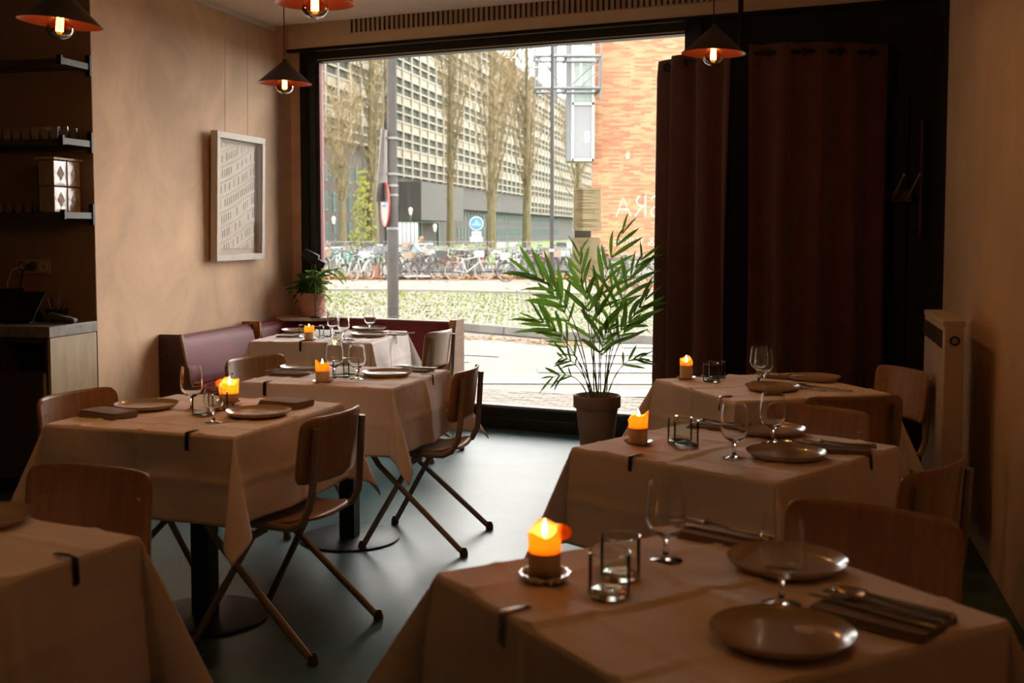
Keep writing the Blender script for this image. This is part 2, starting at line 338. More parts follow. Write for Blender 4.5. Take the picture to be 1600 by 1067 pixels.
# brick pavement strip just outside the window
pb=MB(); pv=empty('pavement',(0,0,G),kind='structure')
MB(FW).box(-4,9,.15,4.05,G-.01,G+.004).build('bedding',mat('bedding_sand',(.11,.09,.07),.95,var=.2),pv).location=(0,0,-G)
bme=MB().box(-.098,.098,-.048,.048,0,.02).mesh('paving_brick',M_pbrick,smooth=False)
nb=0; rest=MB()
for j in range(34):
    for i in range(60):
        s=-3+i*.205+(.1 if j%2 else 0); q=.25+j*.11
        p=L0+WX*s-WN*q; px=800+FPX*p.x/p.y
        near=(560<px<1050) and j>=20 and s>.2 and s<5
        if near and nb<300:
            o=bpy.data.objects.new('brick',bme); COL.objects.link(o); o.parent=pv; o.location=(p.x,p.y,.002+random.uniform(0,.006)); o.rotation_euler=(0,0,AW); nb+=1
        elif random.random()<.999 and 400<px<1150: rest.box(-.098,.098,-.048,.048,0,.02,X=Matrix.Translation((p.x,p.y,G+.002))@Matrix.Rotation(AW,4,'Z'))
tag(rest.build('brick_field',M_pbrick,smooth=False),kind='stuff').parent=pv; pv.children[-1].location=(0,0,-G) if False else (0,0,0)
for ch in pv.children:
    if ch.name.startswith('brick_field'): ch.location=(0,0,-G)
# zebra crossing
zc=empty('zebra_crossing',(0,13,G),label='white striped pedestrian crossing painted on the road outside the window',cat='crossing')
for (y0,xl,xr) in [(12.55,-3.2,6),(13.55,-1.4,6),(14.6,.35,6),(15.6,.9,6),(16.6,1.35,6),(17.7,1.75,6)]:
    a=R(-1.5); X=Matrix.Translation((xl,y0-13,0))@Matrix.Rotation(a,4,'Z'); MB(X).box(0,xr-xl,-.24,.24,0,.006).build('stripe',M_paint,zc,smooth=False)
rm=empty('road_marking',(-1.2,16,G),label='pair of white curved lines painted on the road beside the kerb',cat='road marking')
for k in range(2):
    def ln(u,v,k=k): a=u*1.0; return (-.9+u*1.9-k*.4,(.75-.5*u*u)-k*.7+ (v-.5)*.13,.004)
    MB().grid(10,2,ln).build('curved_line',M_paint,rm,thick=.004)
# cobbled island with kerb
isl=[(-14,23.5),(-6,22.3),(-1.04,20.6),(.84,18.75),(2.3,17.9),(6,17.6),(12,18.5),(12,27.0),(3.7,28.9),(.1,30.3),(-2.5,31.6),(-14,32.5)]
it=empty('cobbled_island',(0,0,G),kind='structure')
MB().prism(isl,0,.10).build('mossy_bed',M_soilg,it,smooth=False)
def inside(x,y,P):
    c=False; j=len(P)-1
    for i in range(len(P)):
        if (P[i][1]>y)!=(P[j][1]>y) and x<(P[j][0]-P[i][0])*(y-P[i][1])/(P[j][1]-P[i][1])+P[i][0]: c=not c
        j=i
    return c
kb=0
for i in range(len(isl)-1):
    a=Vector(isl[i]); b=Vector(isl[i+1]); n=max(1,int((b-a).length/1.0)); d=(b-a)/n; an=math.atan2(d.y,d.x)
    for k in range(n):
        m=a+d*(k+.5)
        MB().box(-d.length/2+.01,d.length/2-.01,-.07,.07,0,.15).build('kerb_stone',M_kerb,it,(m.x,m.y,0),an,smooth=False,bev=.015)
cm=MB().box(-.095,.095,-.065,.065,0,.03).mesh('cobble',M_cob,smooth=False)
nc=0; rest=MB(); gr=MB()
for j in range(100):
    y=17.7+j*.155
    for i in range(90):
        x=-9+i*.215+(.1 if j%2 else 0); yy=y+.25*math.sin(x*.9)
        if not inside(x,yy,isl) or not inside(x,yy-.15,isl): continue
        px=800+FPX*x/yy
        if not 440<px<1120: continue
        if nc<300 and 690<px<1040:
            o=bpy.data.objects.new('cobble',cm); COL.objects.link(o); o.parent=it; o.location=(x,yy,.095+random.uniform(0,.015)); o.rotation_euler=(0,0,random.uniform(-.1,.1)); nc+=1
        else: rest.box(-.095,.095,-.065,.065,0,.03,X=Matrix.Translation((x+random.uniform(-.01,.01),yy,.095+random.uniform(0,.015))))
        dens=1.3 if yy>19.5 else .5
        for _ in range(int(dens*random.choice([0,1,2,3,4]))):
            gx=x+random.choice([-.107,.107])+random.gauss(0,.02); gy=yy+random.choice([-.075,.075])+random.gauss(0,.015); a=random.uniform(0,PI); hh=random.uniform(.04,.09); w=.045
            gr.add([(gx-w*math.cos(a),gy-w*math.sin(a),.1),(gx+w*math.cos(a),gy+w*math.sin(a),.1),(gx+random.gauss(0,.03),gy+random.gauss(0,.03),.1+hh)],[(0,1,2)])
tag(rest.build('cobble_field',M_cob,it,smooth=False),kind='stuff')
gro=tag(gr.build('moss_grass',M_grass,it,smooth=False),kind='stuff')
# far pavement, leaf litter, lawn
struct(MB().prism([(-30,33.6),(-2.5,32.6),(3.7,30.0),(20,27.5),(20,43),(-30,43)],G-.05,G+.06).build('far_pavement',M_pave,smooth=False))
kb=empty('far_kerb',(0,0,G),kind='structure')
for a,b in [((-6,33.0),(-2.5,32.55)),((-2.5,32.55),(3.7,29.95)),((3.7,29.95),(12,28.4))]:
    a=Vector(a);b=Vector(b);n=int((b-a).length/1.0);d=(b-a)/n
    for k in range(n):
        m=a+d*(k+.5); MB().box(-d.length/2+.01,d.length/2-.01,-.08,.08,0,.14).build('kerb_stone',M_kerb,kb,(m.x,m.y,0),math.atan2(d.y,d.x),smooth=False,bev=.015)
lv=MB()
def leafq(x,y,z,s):
    a=random.uniform(0,6.28); t=random.uniform(-.5,.5); c,sn=math.cos(a)*s,math.sin(a)*s
    lv.add([(x-c,y-sn,z),(x+sn*.6,y-c*.6,z+abs(t)*s),(x+c,y+sn,z+.01),(x-sn*.6,y+c*.6,z+abs(t)*s*.7)],[(0,1,2,3)])
for _ in range(6500):
    x=random.uniform(-9,7.5); y=random.gauss(42.0,.45) if x<2.6 else random.uniform(30.5,42.5)
    leafq(x,y,G+.07+random.uniform(0,.07),random.uniform(.06,.12))
for _ in range(260): x=random.uniform(-9,7); leafq(x,random.uniform(30,42),G+.07,random.uniform(.05,.1))
for _ in range(420):
    s=random.random(); a=Vector((-2.5,20.9)).lerp(Vector((1.2,18.2)),s); leafq(a.x+random.gauss(0,.25)-.1,a.y-.3-abs(random.gauss(0,.15)),G+.01,.05)
tag(lv.build('fallen_leaves',M_leafl,smooth=False),'carpet of orange fallen leaves under the parked bicycles','fallen leaves',kind='stuff')
struct(MB().box(-60,60,43,60,G-.02,G+.03).build('plaza',mat('plaza_paving',(0.08568,0.07308,0.06048),.9,var=.1,vs=.8),smooth=False))
struct(MB().prism([(-60,62),(30,62),(60,300),(-120,300)],G,G+.12).build('lawn_strip',M_lawn,smooth=False))
# ------------------------------------------------------------------ office building
def lat(th,D,s,z=0): # facade line: direction heading th right of camera axis, perpendicular distance D to its left
    return Vector((math.sin(th)*s-math.cos(th)*D, math.cos(th)*s+math.sin(th)*D, z))
TB=R(12.25); AB=PI/2-TB
ob=empty('office_building',lat(TB,39.8,150,G),AB,'long office block with white concrete honeycomb window grid over dark brick base','building')
OBM=Matrix.Translation(lat(TB,39.8,150,G))@Matrix.Rotation(AB,4,'Z')   # local x along facade away from camera, +y out to the left, -y faces street
def facade(s0,s1,y,z0,z1,first):
    # y: front plane (local), fins stick out towards -y
    grid=MB(); n=int((s1-s0)/3.4); cells=[]
    st=z0
    for i in range(n+1): grid.box(s0+i*3.4-.20,s0+i*3.4+.20,y-.34,y+.1,z0-.25,z1)
    z=z0; k=0
    while z<z1-.3:
        grid.box(s0,s0+n*3.4,y-.28,y+.1,z-.10,z+.10)
        if k%3==2: grid.box(s0,s0+n*3.4,y-.18,y+.1,z,z+1.0)
        else:
            for i in range(n): cells.append((s0+i*3.4,z))
        z+=1.0; k+=1
    grid.box(s0,s0+n*3.4,y-.45,y+.1,z-.1,z+.35)
    return grid,cells,y
panes=[]
wings=[(-30,18,0,8.35,29),(18,48,0,8.35,29),(48,150,0,5.3,29),(-75,-28.2,1.0,11.1,29)]
for (a,b,y,z0,z1) in wings:
    g,c,y=facade(a,b,y,z0,z1,True); g.build('honeycomb_grid',M_conc,ob,smooth=False); panes+=[(s,z,y) for s,z in c]
def pxof(s,z,y): p=OBM@Vector((s,y,z)); return 800+FPX*p.x/p.y, 363-(p.z-H)/p.y*FPX, p.y
vis=[];hid=[]
for q in panes:
    x,yy,d=pxof(*q); (vis if (495<x<925 and 60<yy<345) else hid).append((d,q))
vis.sort(); wm=MB().box(.16,3.24,-.02,.05,.09,.91).mesh('window_pane',M_opan,smooth=False)
for d,(s,z,y) in vis[:300]:
    o=bpy.data.objects.new('window_pane',wm); COL.objects.link(o); o.parent=ob; o.location=(s,y,z)
rest=MB()
for d,(s,z,y) in vis[300:]+hid: rest.box(s+.16,s+3.24,y-.02,y+.05,z+.09,z+.91)
tag(rest.build('window_field',M_opan,ob,smooth=False),kind='stuff')
# mass and dark brick base
MB().box(-75,-30.1,1.7,20,0,29).box(-30,150,.12,20,5,29).build('building_core',M_dbrick,ob,smooth=False)
bw=MB().box(-75,-28.3,1.45,6,0,11.0).box(-28,150,1.2,6,0,8.2)
bw.build('brick_base',M_dbrick,ob,smooth=False)
MB().box(-27,-8,-2.5,1.4,3.2,7.6).build('entrance_volume',mat('entrance_brick',(0.0378,0.03629,0.03528),.8,var=.08,vs=.5),ob,smooth=False)
wmt=MB().box(-.55,.55,-.03,.05,0,2.3).mesh('base_window',M_tglass,smooth=False); wft=MB().box(-.62,-.46,-.05,.0,-.1,2.4).box(.46,.62,-.05,0,-.1,2.4).box(-.62,.62,-.09,0,-.2,0).box(-.62,.62,-.05,0,2.3,2.4).mesh('teal_frame',M_teal,smooth=False)
def bwin(s,z,y,sz=1,sx=1):
    o=bpy.data.objects.new('base_window',wmt); COL.objects.link(o); o.parent=ob; o.location=(s,y,z); o.scale=(sx,1,sz)
    f=bpy.data.objects.new('teal_frame',wft); COL.objects.link(f); f.parent=o
for i in range(17):
    for z in (7.0,4.1,1.1): bwin(-66+i*2.2,z,1.42,.70,.52)
for i in range(44):
    for z in (6.5,3.7,1.1):
        if z<6 or i<24: bwin(3+i*1.9,z,1.17,.62,.5)
for i in range(6): MB().box(-6.6+i*1.6-18,-5.3+i*1.6-18,-.1+1.1,1.15,.3,3.0).build('glass_door',M_pglass,ob,smooth=False)
MB().box(-26,-8,.8,1.1,3.0,3.25).box(-26,-25.8,.8,1.1,0,3).box(-8.2,-8,.8,1.1,0,3).box(-16,-15.7,.8,1.1,0,3).build('teal_portal',M_teal,ob,smooth=False)
# ------------------------------------------------------------------ brick building with oriel and steel frame
bb=empty('brick_building',(4.66,66,G),0,'orange brick building with a projecting white framed bay window','building')
MB().prism([(0,0),(26,0),(26,14),(1.6,14)],0,24).build('brick_wall',M_brick,bb,smooth=False)
MB().box(-.02,26,-.06,0,0,.35).build('plinth',M_kerb,bb,smooth=False)
MB().box(-1.5,-1.2,-1.0,.6,5.9,20).build('oriel_side',M_stl,bb,smooth=False)
MB().box(-1.2,.0,-.95,.6,5.92,20).build('oriel_core',mat('oriel_grey',(.10,.11,.115),.5,var=.08,vs=1),bb,smooth=False)
fr=MB()
for z in (5.9,9.1,10.0,12.6,13.6,15.1,16.2,17.6,19.4): fr.box(-1.2,.06,-1.08,-.95,z,z+.16)
fr.box(-1.24,-1.1,-1.08,-.95,5.9,20).box(-.06,.08,-1.08,-.9,5.9,20); fr.build('white_window_frame',M_signw,bb,smooth=False)
for (a,b,mm) in [(6.1,9.05,'p'),(9.3,9.95,'g'),(10.2,12.55,'g'),(12.8,13.55,'g'),(13.8,15.0,'p'),(15.3,16.1,'p'),(16.4,17.5,'p'),(17.8,19.3,'p')]:
    MB().box(-1.1,-.06,-.99,-.95,a,b).build('pane',mat('oriel_pane_'+mm,(.11,.115,.12) if mm=='p' else (.13,.165,.14),.25,var=.25 if mm=='g' else .06,vs=3),bb,smooth=False)
MB().box(-.75,-.65,-1.02,-.96,10.2,12.5).build('mullion',M_signw,bb,smooth=False)
MB().box(-.45,-.2,-1.0,-.96,7.0,7.6).build('warm_lamp_panel',mat('oriel_lamp',(.6,.45,.3),.5,emit=(1,.75,.5),es=1.2),bb,smooth=False)
# steel frame
sf=MB().tube([(0,0,0),(3.6,0,0)],.10,4).build('steel_frame',M_stl,bb,(1.3-4.66,-3.5,9.4-G),smooth=False)
MB().box(1.6,1.75,0,2.6,-.05,.05).box(3.4,3.55,0,3.6,-.05,.05).box(1.6,1.75,0,2.6,1.7,1.8).build('fixing_arm',M_stl,sf,smooth=False)
def sbar(a,b,r=.06,name='bar'): MB().tube([a,b],r,4).build(name,M_stl,sf,smooth=False)
for z in (.0,1.75):
    (sbar((0,0,z),(3.6,0,z),.10) if z else None); sbar((0,2,z),(3.6,2,z),.08); sbar((0,0,z),(0,2,z),.08); sbar((3.6,0,z),(3.6,2,z),.08)
for x in (0,.12,3.55): sbar((x,0,0),(x,0,1.75),.05)
sbar((3.62,0,-.7),(3.62,0,4),.05); sbar((1.15,2,-.5),(1.15,2,4),.14); sbar((1.6,0,-1),(1.6,0,4),.02)
sbar((.1,0,0),(1.2,0,1.75),.04); sbar((.1,0,1.75),(1.6,0,0),.04); sbar((1.9,0,.1),(3.4,0,1.5),.04); sbar((1.6,2,0),(.6,2,1.75),.04); sbar((2.4,0,0),(3.4,0,.9),.03)
# ------------------------------------------------------------------ trees
def rnd(a,b): return random.uniform(a,b)
def poplar(px,d,h,r0,spread,ntw,label,fork=False,base=4.0,seed=1,lean=0):
    random.seed(seed); x=(px-800)/FPX*d; T=empty('bare_poplar_tree',(x,d,G+.05),0,label,'tree','bare trees in front of the office block')
    tr=MB(); tw=MB(); limbs=[]
    main=[(0,0,0),(lean*.1,0,h*.15),(lean*.3,0,h*.4),(lean*.6,0,h*.7),(lean,0,h)]
    tr.tube(main,[r0*1.25,r0,r0*.75,r0*.4,.04],8)
    for i in range(26):
        t=base/h+(.9-base/h)*(i/26)**1.1; z=h*t; a=rnd(0,6.28); ln=(1-t)*h*rnd(.45,.7)+2; out=spread*rnd(.55,1)*(1-.45*t)
        r=r0*.22*(1-t*.6); p0=Vector((lean*t,0,z)); p=[p0]
        for k in (1,2,3,4):
            q=k/4; p.append(p0+Vector((math.cos(a)*out*(q**.7),math.sin(a)*out*(q**.7),ln*q))+Vector((rnd(-.15,.15),rnd(-.15,.15),0)))
        tr.tube(p,[r,r*.75,r*.5,r*.3,.03],5,cap=False); limbs.append(p)
    limbs.append([Vector(q) for q in main[1:]])
    for i in range(ntw):
        p=random.choice(limbs); k=random.randrange(0,len(p)-1); q=p[k].lerp(p[k+1],random.random())
        if q.z<base*.9: q.z=base+rnd(0,2)
        a=rnd(0,6.28); L=rnd(.6,2.2); o=rnd(.25,.75)*L
        e=q+Vector((math.cos(a)*o,math.sin(a)*o*.7,L*rnd(.25,.95))); m=q.lerp(e,.5)+Vector((math.cos(a),math.sin(a),0))*.12*L
        w=rnd(.013,.026); sx=Vector((w,0,0)); sy=Vector((0,0,w)) if abs(e.x-q.x)>abs(e.z-q.z) else Vector((w,w*.5,0))
        tw.add([tuple(q-sy),tuple(q+sy),tuple(m+sy*.8),tuple(m-sy*.8),tuple(e)],[(0,1,2,3),(3,2,4)])
        if random.random()<.6:
            e2=m+Vector((rnd(-.6,.6),rnd(-.4,.4),rnd(.1,.8))); tw.add([tuple(m-sy*.7),tuple(m+sy*.7),tuple(e2)],[(0,1,2)])
    tr.build('trunk',M_bark,T); tag(tw.build('twigs',M_twig,T,smooth=False),kind='stuff'); return T
ivT=poplar(583,104,30,.50,3.6,1900,'bare poplar with ivy-clad forked trunk left of the grey lamp post',base=3,seed=3)
poplar(704,122,31,.36,3.4,3100,'bare slim poplar with a straight trunk left of the blue cycle sign',base=4,seed=4)
poplar(768,112,29,.42,4.2,4300,'bare many-limbed tree standing directly behind the blue cycle sign',base=3,seed=5)
poplar(823,118,27,.40,4.0,3800,'bare tree just left of the thin dark pole',base=4,seed=6)
poplar(903,150,20,.35,5,2200,'bare tree half hidden under the projecting bay window',base=5,seed=8)
poplar(536,94,13,.30,2.6,900,'low spreading bare tree at the left edge of the window view',base=3.2,seed=9)
iv=MB()
random.seed(12)
x0=(574-800)/FPX*103.5
for _ in range(520):
    z=rnd(.2,8)*rnd(.6,1); rr=1.15*(1-z/12); a=rnd(0,6.28); s=rnd(.06,.17); p=Vector((x0+math.cos(a)*rr*rnd(.3,1.3)-.35,103.4+math.sin(a)*rr,z+G)); b=rnd(0,3)
    iv.add([(p.x-s,p.y,p.z),(p.x,p.y-s*.4,p.z-s),(p.x+s,p.y,p.z),(p.x,p.y+s*.4,p.z+s)],[(0,1,2,3)])
ivo=tag(iv.build('ivy',M_ivy,ivT,smooth=False),kind='stuff'); ivo.location=(-ivT.location.x,-ivT.location.y,-ivT.location.z)
random.seed(21)
# ------------------------------------------------------------------ street furniture
lp=empty('lamp_post',(-2.16,20.3,G),0,'thick grey street lamp post carrying two signs seen edge on','post')
MB().tube([(0,0,0),(0,0,2.6),(.0,0,2.62),(.02,0,12)],[.105,.10,.09,.075],16).build('pole',M_pole,lp)
for z in (4.47-1.0,2.62,2.83,2.45,1.85+.0): MB().lathe([(.098,z),(.108,z),(.108,z+.04),(.098,z+.04)],16).build('clamp_band',M_rail,lp)
X=Matrix.Translation((-.13,.02,0))@Matrix.Rotation(R(-3),4,'Z')
MB(X).add([(-.03,-.25,3.65),(.01,.25,3.65),(-.14,-.25,2.35),(.02,.25,2.35),(-.015,-.25,3.65),(.025,.25,3.65),(-.125,-.25,2.35),(.035,.25,2.35)],[(0,1,3,2),(6,7,5,4),(0,4,5,1),(2,3,7,6),(0,2,6,4),(1,5,7,3)]).build('sign_panel',M_alu,lp,bev=.01)
rs=MB(Matrix.Translation((-.13,-.02,2.3))@Matrix.Rotation(R(107),4,'Z')@Matrix.Rotation(R(90),4,'X')@Matrix()).lathe([(.36,-.012),(.40,-.012),(.40,.012),(.36,.012)],28)
rs.build('round_sign_rim',M_red,lp)
MB(Matrix.Translation((-.13,-.02,2.3))@Matrix.Rotation(R(107),4,'Z')@Matrix.Rotation(R(90),4,'X')).lathe([(.001,-.006),(.37,-.006),(.37,.006),(.001,.006)],28).build('round_sign_disc',M_alu,lp)
MB(Matrix.Translation((-.115,-.04,2.26))).box(-.06,.06,-.02,.02,0,.03).build('sign_bracket',M_blue,lp)
p2=empty('thin_post',(un(862,470,G).x,un(862,470,G).y,G),0,'thin dark steel street post right of the bare trees','post')
MB().tube([(0,0,0),(0,0,2.2),(-.01,0,8)],[.055,.052,.042],12).build('pole',M_pole,p2); MB().lathe([(.052,1.3),(.062,1.3),(.062,1.36),(.052,1.36)],12).build('clamp_band',M_steel,p2)
MB().lathe([(.10,0),(.10,.04),(.06,.08)],12).build('base_collar',M_pole,p2)
cs=empty('cycle_sign',(-1.52,48,G),0,'round blue cycle sign with two white plates above the parked bicycles','sign')
SX=Matrix.Rotation(R(90),4,'X')
MB().tube([(.03,.05,0),(.03,.05,2.4)],.035,8).build('pole',M_rail,cs)
MB(Matrix.Translation((0,0,2.18))@SX).lathe([(.0001,-.01),(.30,-.01),(.30,.01),(.0001,.01)],28).build('white_rim',M_signw,cs)
MB(Matrix.Translation((0,-.015,2.18))@SX).lathe([(.0001,-.008),(.265,-.008),(.265,.008),(.0001,.008)],28).build('blue_disc',M_blue,cs)
sy=MB()
for bx in (-.09,.09):
    for k in (-1,1): sy.tube([(bx+.05*k+.04*math.cos(a*PI/6),-.03,2.12+.04*math.sin(a*PI/6)) for a in range(12)],.009,4,closed=True)
    sy.tube([(bx-.05,-.03,2.12),(bx-.01,-.03,2.2),(bx+.05,-.03,2.2),(bx+.05,-.03,2.12)],.009,4)
sy.tube([(-.05,-.03,2.28),(-.02,-.03,2.22),(.05,-.03,2.22),(.06,-.03,2.28)],.02,5).tube([(0,-.03,2.31),(0,-.03,2.35)],.022,6)
sy.build('white_cycle_symbol',M_signw,cs)
MB().box(-.20,.20,-.02,0,1.62,1.84).build('upper_plate',M_signw,cs); MB().box(-.27,.27,-.02,0,1.40,1.61).build('lower_plate',M_signw,cs)
MB().box(-.10,.14,-.026,-.02,1.72,1.75).add([(-.15,-.026,1.735),(-.09,-.026,1.77),(-.09,-.026,1.70),(-.09,-.02,1.73)],[(0,1,2),(0,2,3)]).build('plate_arrow',M_blk,cs,smooth=False)
# railing far left, dark bicycle rail, blue-grey containers, lanterns
RD=105; rx=Vector(((538-800)/FPX*RD,RD,.19)); ra=empty('railing',rx,0,'pale grey metal railing in front of the dark brick wing','railing'); rl_=1.0
wdt=34/FPX*rx.y; MB().box(-wdt-.2,wdt+.2,-.2,.2,G-.19,.0).build('brick_footing',M_dbrick,ra,smooth=False)
MB().tube([(-wdt,0,1.12),(wdt,0,1.12)],.05,6).build('top_rail',M_rail,ra); MB().tube([(-wdt,0,.25),(wdt,0,.25)],.05,6).build('bottom_rail',M_rail,ra)
for i in range(17): MB().tube([(-wdt+i*wdt/8,0,0),(-wdt+i*wdt/8,0,1.12)],.035 if i%4 else .07,5).build('baluster',M_rail,ra)
for (xa,xb,ya,yb,lab) in [(498,535,388,402,'low blue-grey container behind the bicycles at the left edge of the window'),(572,606,384,399,'low blue-grey container directly left of the grey lamp post'),(653,675,382,393,'low blue-grey container beside the person in mint')]:
    d=75; a=Vector(((xa-800)/FPX*d,d,G)); wd=(xb-xa)/FPX*d; z1=H-(ya-363)/FPX*d-G
    e=empty('container',a,0,lab,'container'); MB().box(0,wd,0,1.2,.1,z1).build('body',M_bbox,e,bev=.03,smooth=False); MB().box(-.03,wd+.03,-.03,1.23,z1,z1+.07).build('lid',M_signw,e,smooth=False)
    MB().box(-.02,wd+.02,-.02,1.2,0,.1).build('foot',M_drail,e,smooth=False)
for (px,pt,lab) in [(522,340,'thin lantern post before the railing at the left'),(642,326,'thin lantern post right of the grey lamp post'),(680,352,'thin lantern post by the office entrance')]:
    d=90; e=empty('lantern_post',((px-800)/FPX*d,d,G),0,lab,'street lamp'); z=H-(pt-363)/FPX*d-G
    MB().tube([(0,0,0),(0,0,z-.5)],.05,6).build('pole',M_drail,e); MB().lathe([(.08,z-.5),(.16,z-.1),(.16,z-.02),(.02,z+.1)],8).build('lantern',M_bead,e)
e=empty('white_notice_sign',(un(520,400,G).x*1.4,un(520,400,G).y*1.4,G),0,'small white notice on a post before the pale railing','sign')
dN=e.location.y; zN=H-(358-363)/FPX*dN-G
MB().tube([(0,.03,0),(0,.03,zN)],.04,6).build('pole',M_drail,e); MB().box(-.35,.35,-.02,.02,zN-.45,zN+.4).build('plate',M_signw,e)
def fence(pts,zs,label,posts,rr=.04,pr=.06,hp=1.0):
    a=Vector(pts[0]); e=empty('cycle_rail',a,0,label,'rail')
    for z in zs: MB().tube([Vector(p)-a+Vector((0,0,z)) for p in pts],rr,6).build('rail',M_drail,e)
    for (x,y,h) in posts: MB().tube([(x-a.x,y-a.y,0),(x-a.x,y-a.y,h)],pr,8).lathe([(pr,h),(pr*1.35,h),(pr*1.35,h+.05),(pr*.6,h+.08)],8,X=Matrix.Translation((x-a.x,y-a.y,0))).build('post',M_drail,e)
    return e
pp=un(977,452,G)
fence([(un(935,452,G).x,pp.y,G),(un(1075,452,G).x,pp.y,G)],(.82,.42),'dark two-bar rail with a square post in front of the brick building',[(pp.x,pp.y,1.05),(un(1045,452,G).x,pp.y,1.0)],.03,.07)
fence([(-4.5,44.6,G),(3.2,44.6,G)],(.28,),'thick low grey pipe rail running behind the front bicycles',[(-4.5,44.6,.4),(-1.6,44.6,.45),(3.2,44.6,.4)],.10,.08)
for px in (529-0,548): pass
# ------------------------------------------------------------------ bicycles
def bicycle(fm,label,group=None,basket=None,step=False,kid=False):
    e=empty('bicycle',(0,0,0),0,label,'bicycle',group)
    def wheel(x):
        ty=MB().tube([(x+.335*math.cos(a*PI/12),0,.345+.335*math.sin(a*PI/12)) for a in range(24)],.024,5,closed=True).build('wheel',M_tyre if fm is not M_fw else M_rimw,e)
        sp=MB().tube([(x+.31*math.cos(a*PI/10),0,.345+.31*math.sin(a*PI/10)) for a in range(20)],.012,4,closed=True)
        for k in range(12): a=k*PI/6; sp.tube([(x,0,.345),(x+.31*math.cos(a),0,.345+.31*math.sin(a))],.004,3,cap=False)
        sp.tube([(x,-.05,.345),(x,.05,.345)],.03,6); sp.build('spokes',M_rimw,ty)
    wheel(-.54); wheel(.54)
    f=MB(); bbk=(-.08,0,.29); st=(-.27,0,.80); hd=(.36,0,.86); hb=(.40,0,.70)
    f.tube([bbk,st],.020,6).tube([bbk,hb],.022,6)
    f.tube([(-.2,0,.55) if step else (-.24,0,.74),hd if not step else (.39,0,.72)],.018,6)
    f.tube([(-.54,.04,.345),bbk],.013,5).tube([(-.54,-.04,.345),bbk],.013,5).tube([(-.54,.04,.345),(-.24,0,.72)],.012,5).tube([(-.54,-.04,.345),(-.24,0,.72)],.012,5)
    f.tube([(.33,0,.94),hb,(.43,.04,.6),(.54,.04,.345)],.016,5).tube([hb,(.43,-.04,.6),(.54,-.04,.345)],.016,5)
    f.build('frame',fm,e)
    MB().tube([(.18,.27,1.02),(.28,.25,1.06),(.34,.1,1.05),(.34,-.1,1.05),(.28,-.25,1.06),(.18,-.27,1.02)],.014,5).tube([(.34,0,1.05),(.33,0,.93)],.014,5).build('handlebar',M_fg,e)
    MB().grid(5,6,lambda u,v:(-.40+v*.27,(u-.5)*(.19-.13*v),.90-.05*abs(u-.5)+.02*(v-.3)**2)).build('saddle',M_blk,e,thick=.04)
    MB().tube([(-.27,0,.78),(-.28,0,.88)],.014,5).build('seat_post',M_steel,e)
    mg=MB()
    for x,a0,a1 in ((-.54,-10,150),(.54,30,190)): mg.grid(9,2,lambda u,v:(x+.385*math.cos(R(a0+(a1-a0)*u)),(v-.5)*.05,.345+.385*math.sin(R(a0+(a1-a0)*u))))
    mg.build('mudguards',fm,e,thick=.006)
    MB().tube([(-.08,.09,.29),(.02,.13,.18)],.012,4).tube([(-.08,-.09,.29),(-.18,-.13,.40)],.012,4).lathe([(.09,-.01),(.09,.01)],12,X=Matrix.Translation((-.08,.06,.29))@SX).build('cranks',M_blk,e)
    MB().box(-.84,-.42,-.07,.07,.73,.745).tube([(-.7,.06,.74),(-.54,.06,.345)],.008,4).tube([(-.7,-.06,.74),(-.54,-.06,.345)],.008,4).build('luggage_rack',M_blk,e)
    if basket:
        MB().box(.42,.72,-.19,.19,.78,.80).box(.42,.44,-.19,.19,.8,1.02).box(.70,.72,-.19,.19,.8,1.02).box(.42,.72,-.19,-.175,.8,1.02).box(.42,.72,.175,.19,.8,1.02).build('basket',basket,e,smooth=False)
    return e
crowd='bicycles parked in the crowded racks outside the window'
cl_label='bicycle in the dense rows of parked bicycles across the street'
protos=[bicycle(M_fb,cl_label,crowd),bicycle(M_fg,cl_label,crowd,step=True),bicycle(M_fw,cl_label,crowd),bicycle(M_fb,cl_label,crowd,basket=M_wick2),bicycle(M_fp,cl_label,crowd,step=True),bicycle(M_ft,cl_label,crowd),bicycle(M_fr,cl_label,crowd,basket=M_blk),bicycle(M_fg,cl_label,crowd,basket=M_fw)]
random.seed(5); used=set(); BN=['black bicycle','grey step-through bicycle','white bicycle','black basket bicycle','brown bicycle','mint bicycle','red basket bicycle','grey basket bicycle']
spots=[]
for (d,dz,step_) in [(44.6,0,.50),(47.2,.02,.52),(50.2,.05,.55),(53.5,.25,.6)]:
    x=(500-800)/FPX*d
    while x<(945-800)/FPX*d:
        spots.append((x+rnd(-.1,.1),d+rnd(-.25,.25),G+.05+dz)); x+=step_*rnd(.8,1.35)
for i,(x,y,z) in enumerate(spots):
    k=random.choice([0,0,1,1,2,2,3,4,5,6,7,7]); rz=random.choice([1,-1])*PI/2+rnd(-.45,.45)
    px=800+FPX*x/y; zone='left of the grey lamp post' if px<600 else 'between lamp post and cycle sign' if px<742 else 'between cycle sign and thin post' if px<862 else 'right of the thin post'
    row='first' if y<45.9 else 'second' if y<48.7 else 'third' if y<51.8 else 'rearmost'
    lb=f"{BN[k]} in {row} rack row, {zone}"
    if k not in used: used.add(k); protos[k].location=(x,y,z); protos[k].rotation_euler=(0,0,rz); protos[k]['label']=lb
    else: dup(protos[k],(x,y,z),rz,lb,scale=None)
for k in range(8):
    if k not in used: protos[k].location=(-4+k,51,G+.1)
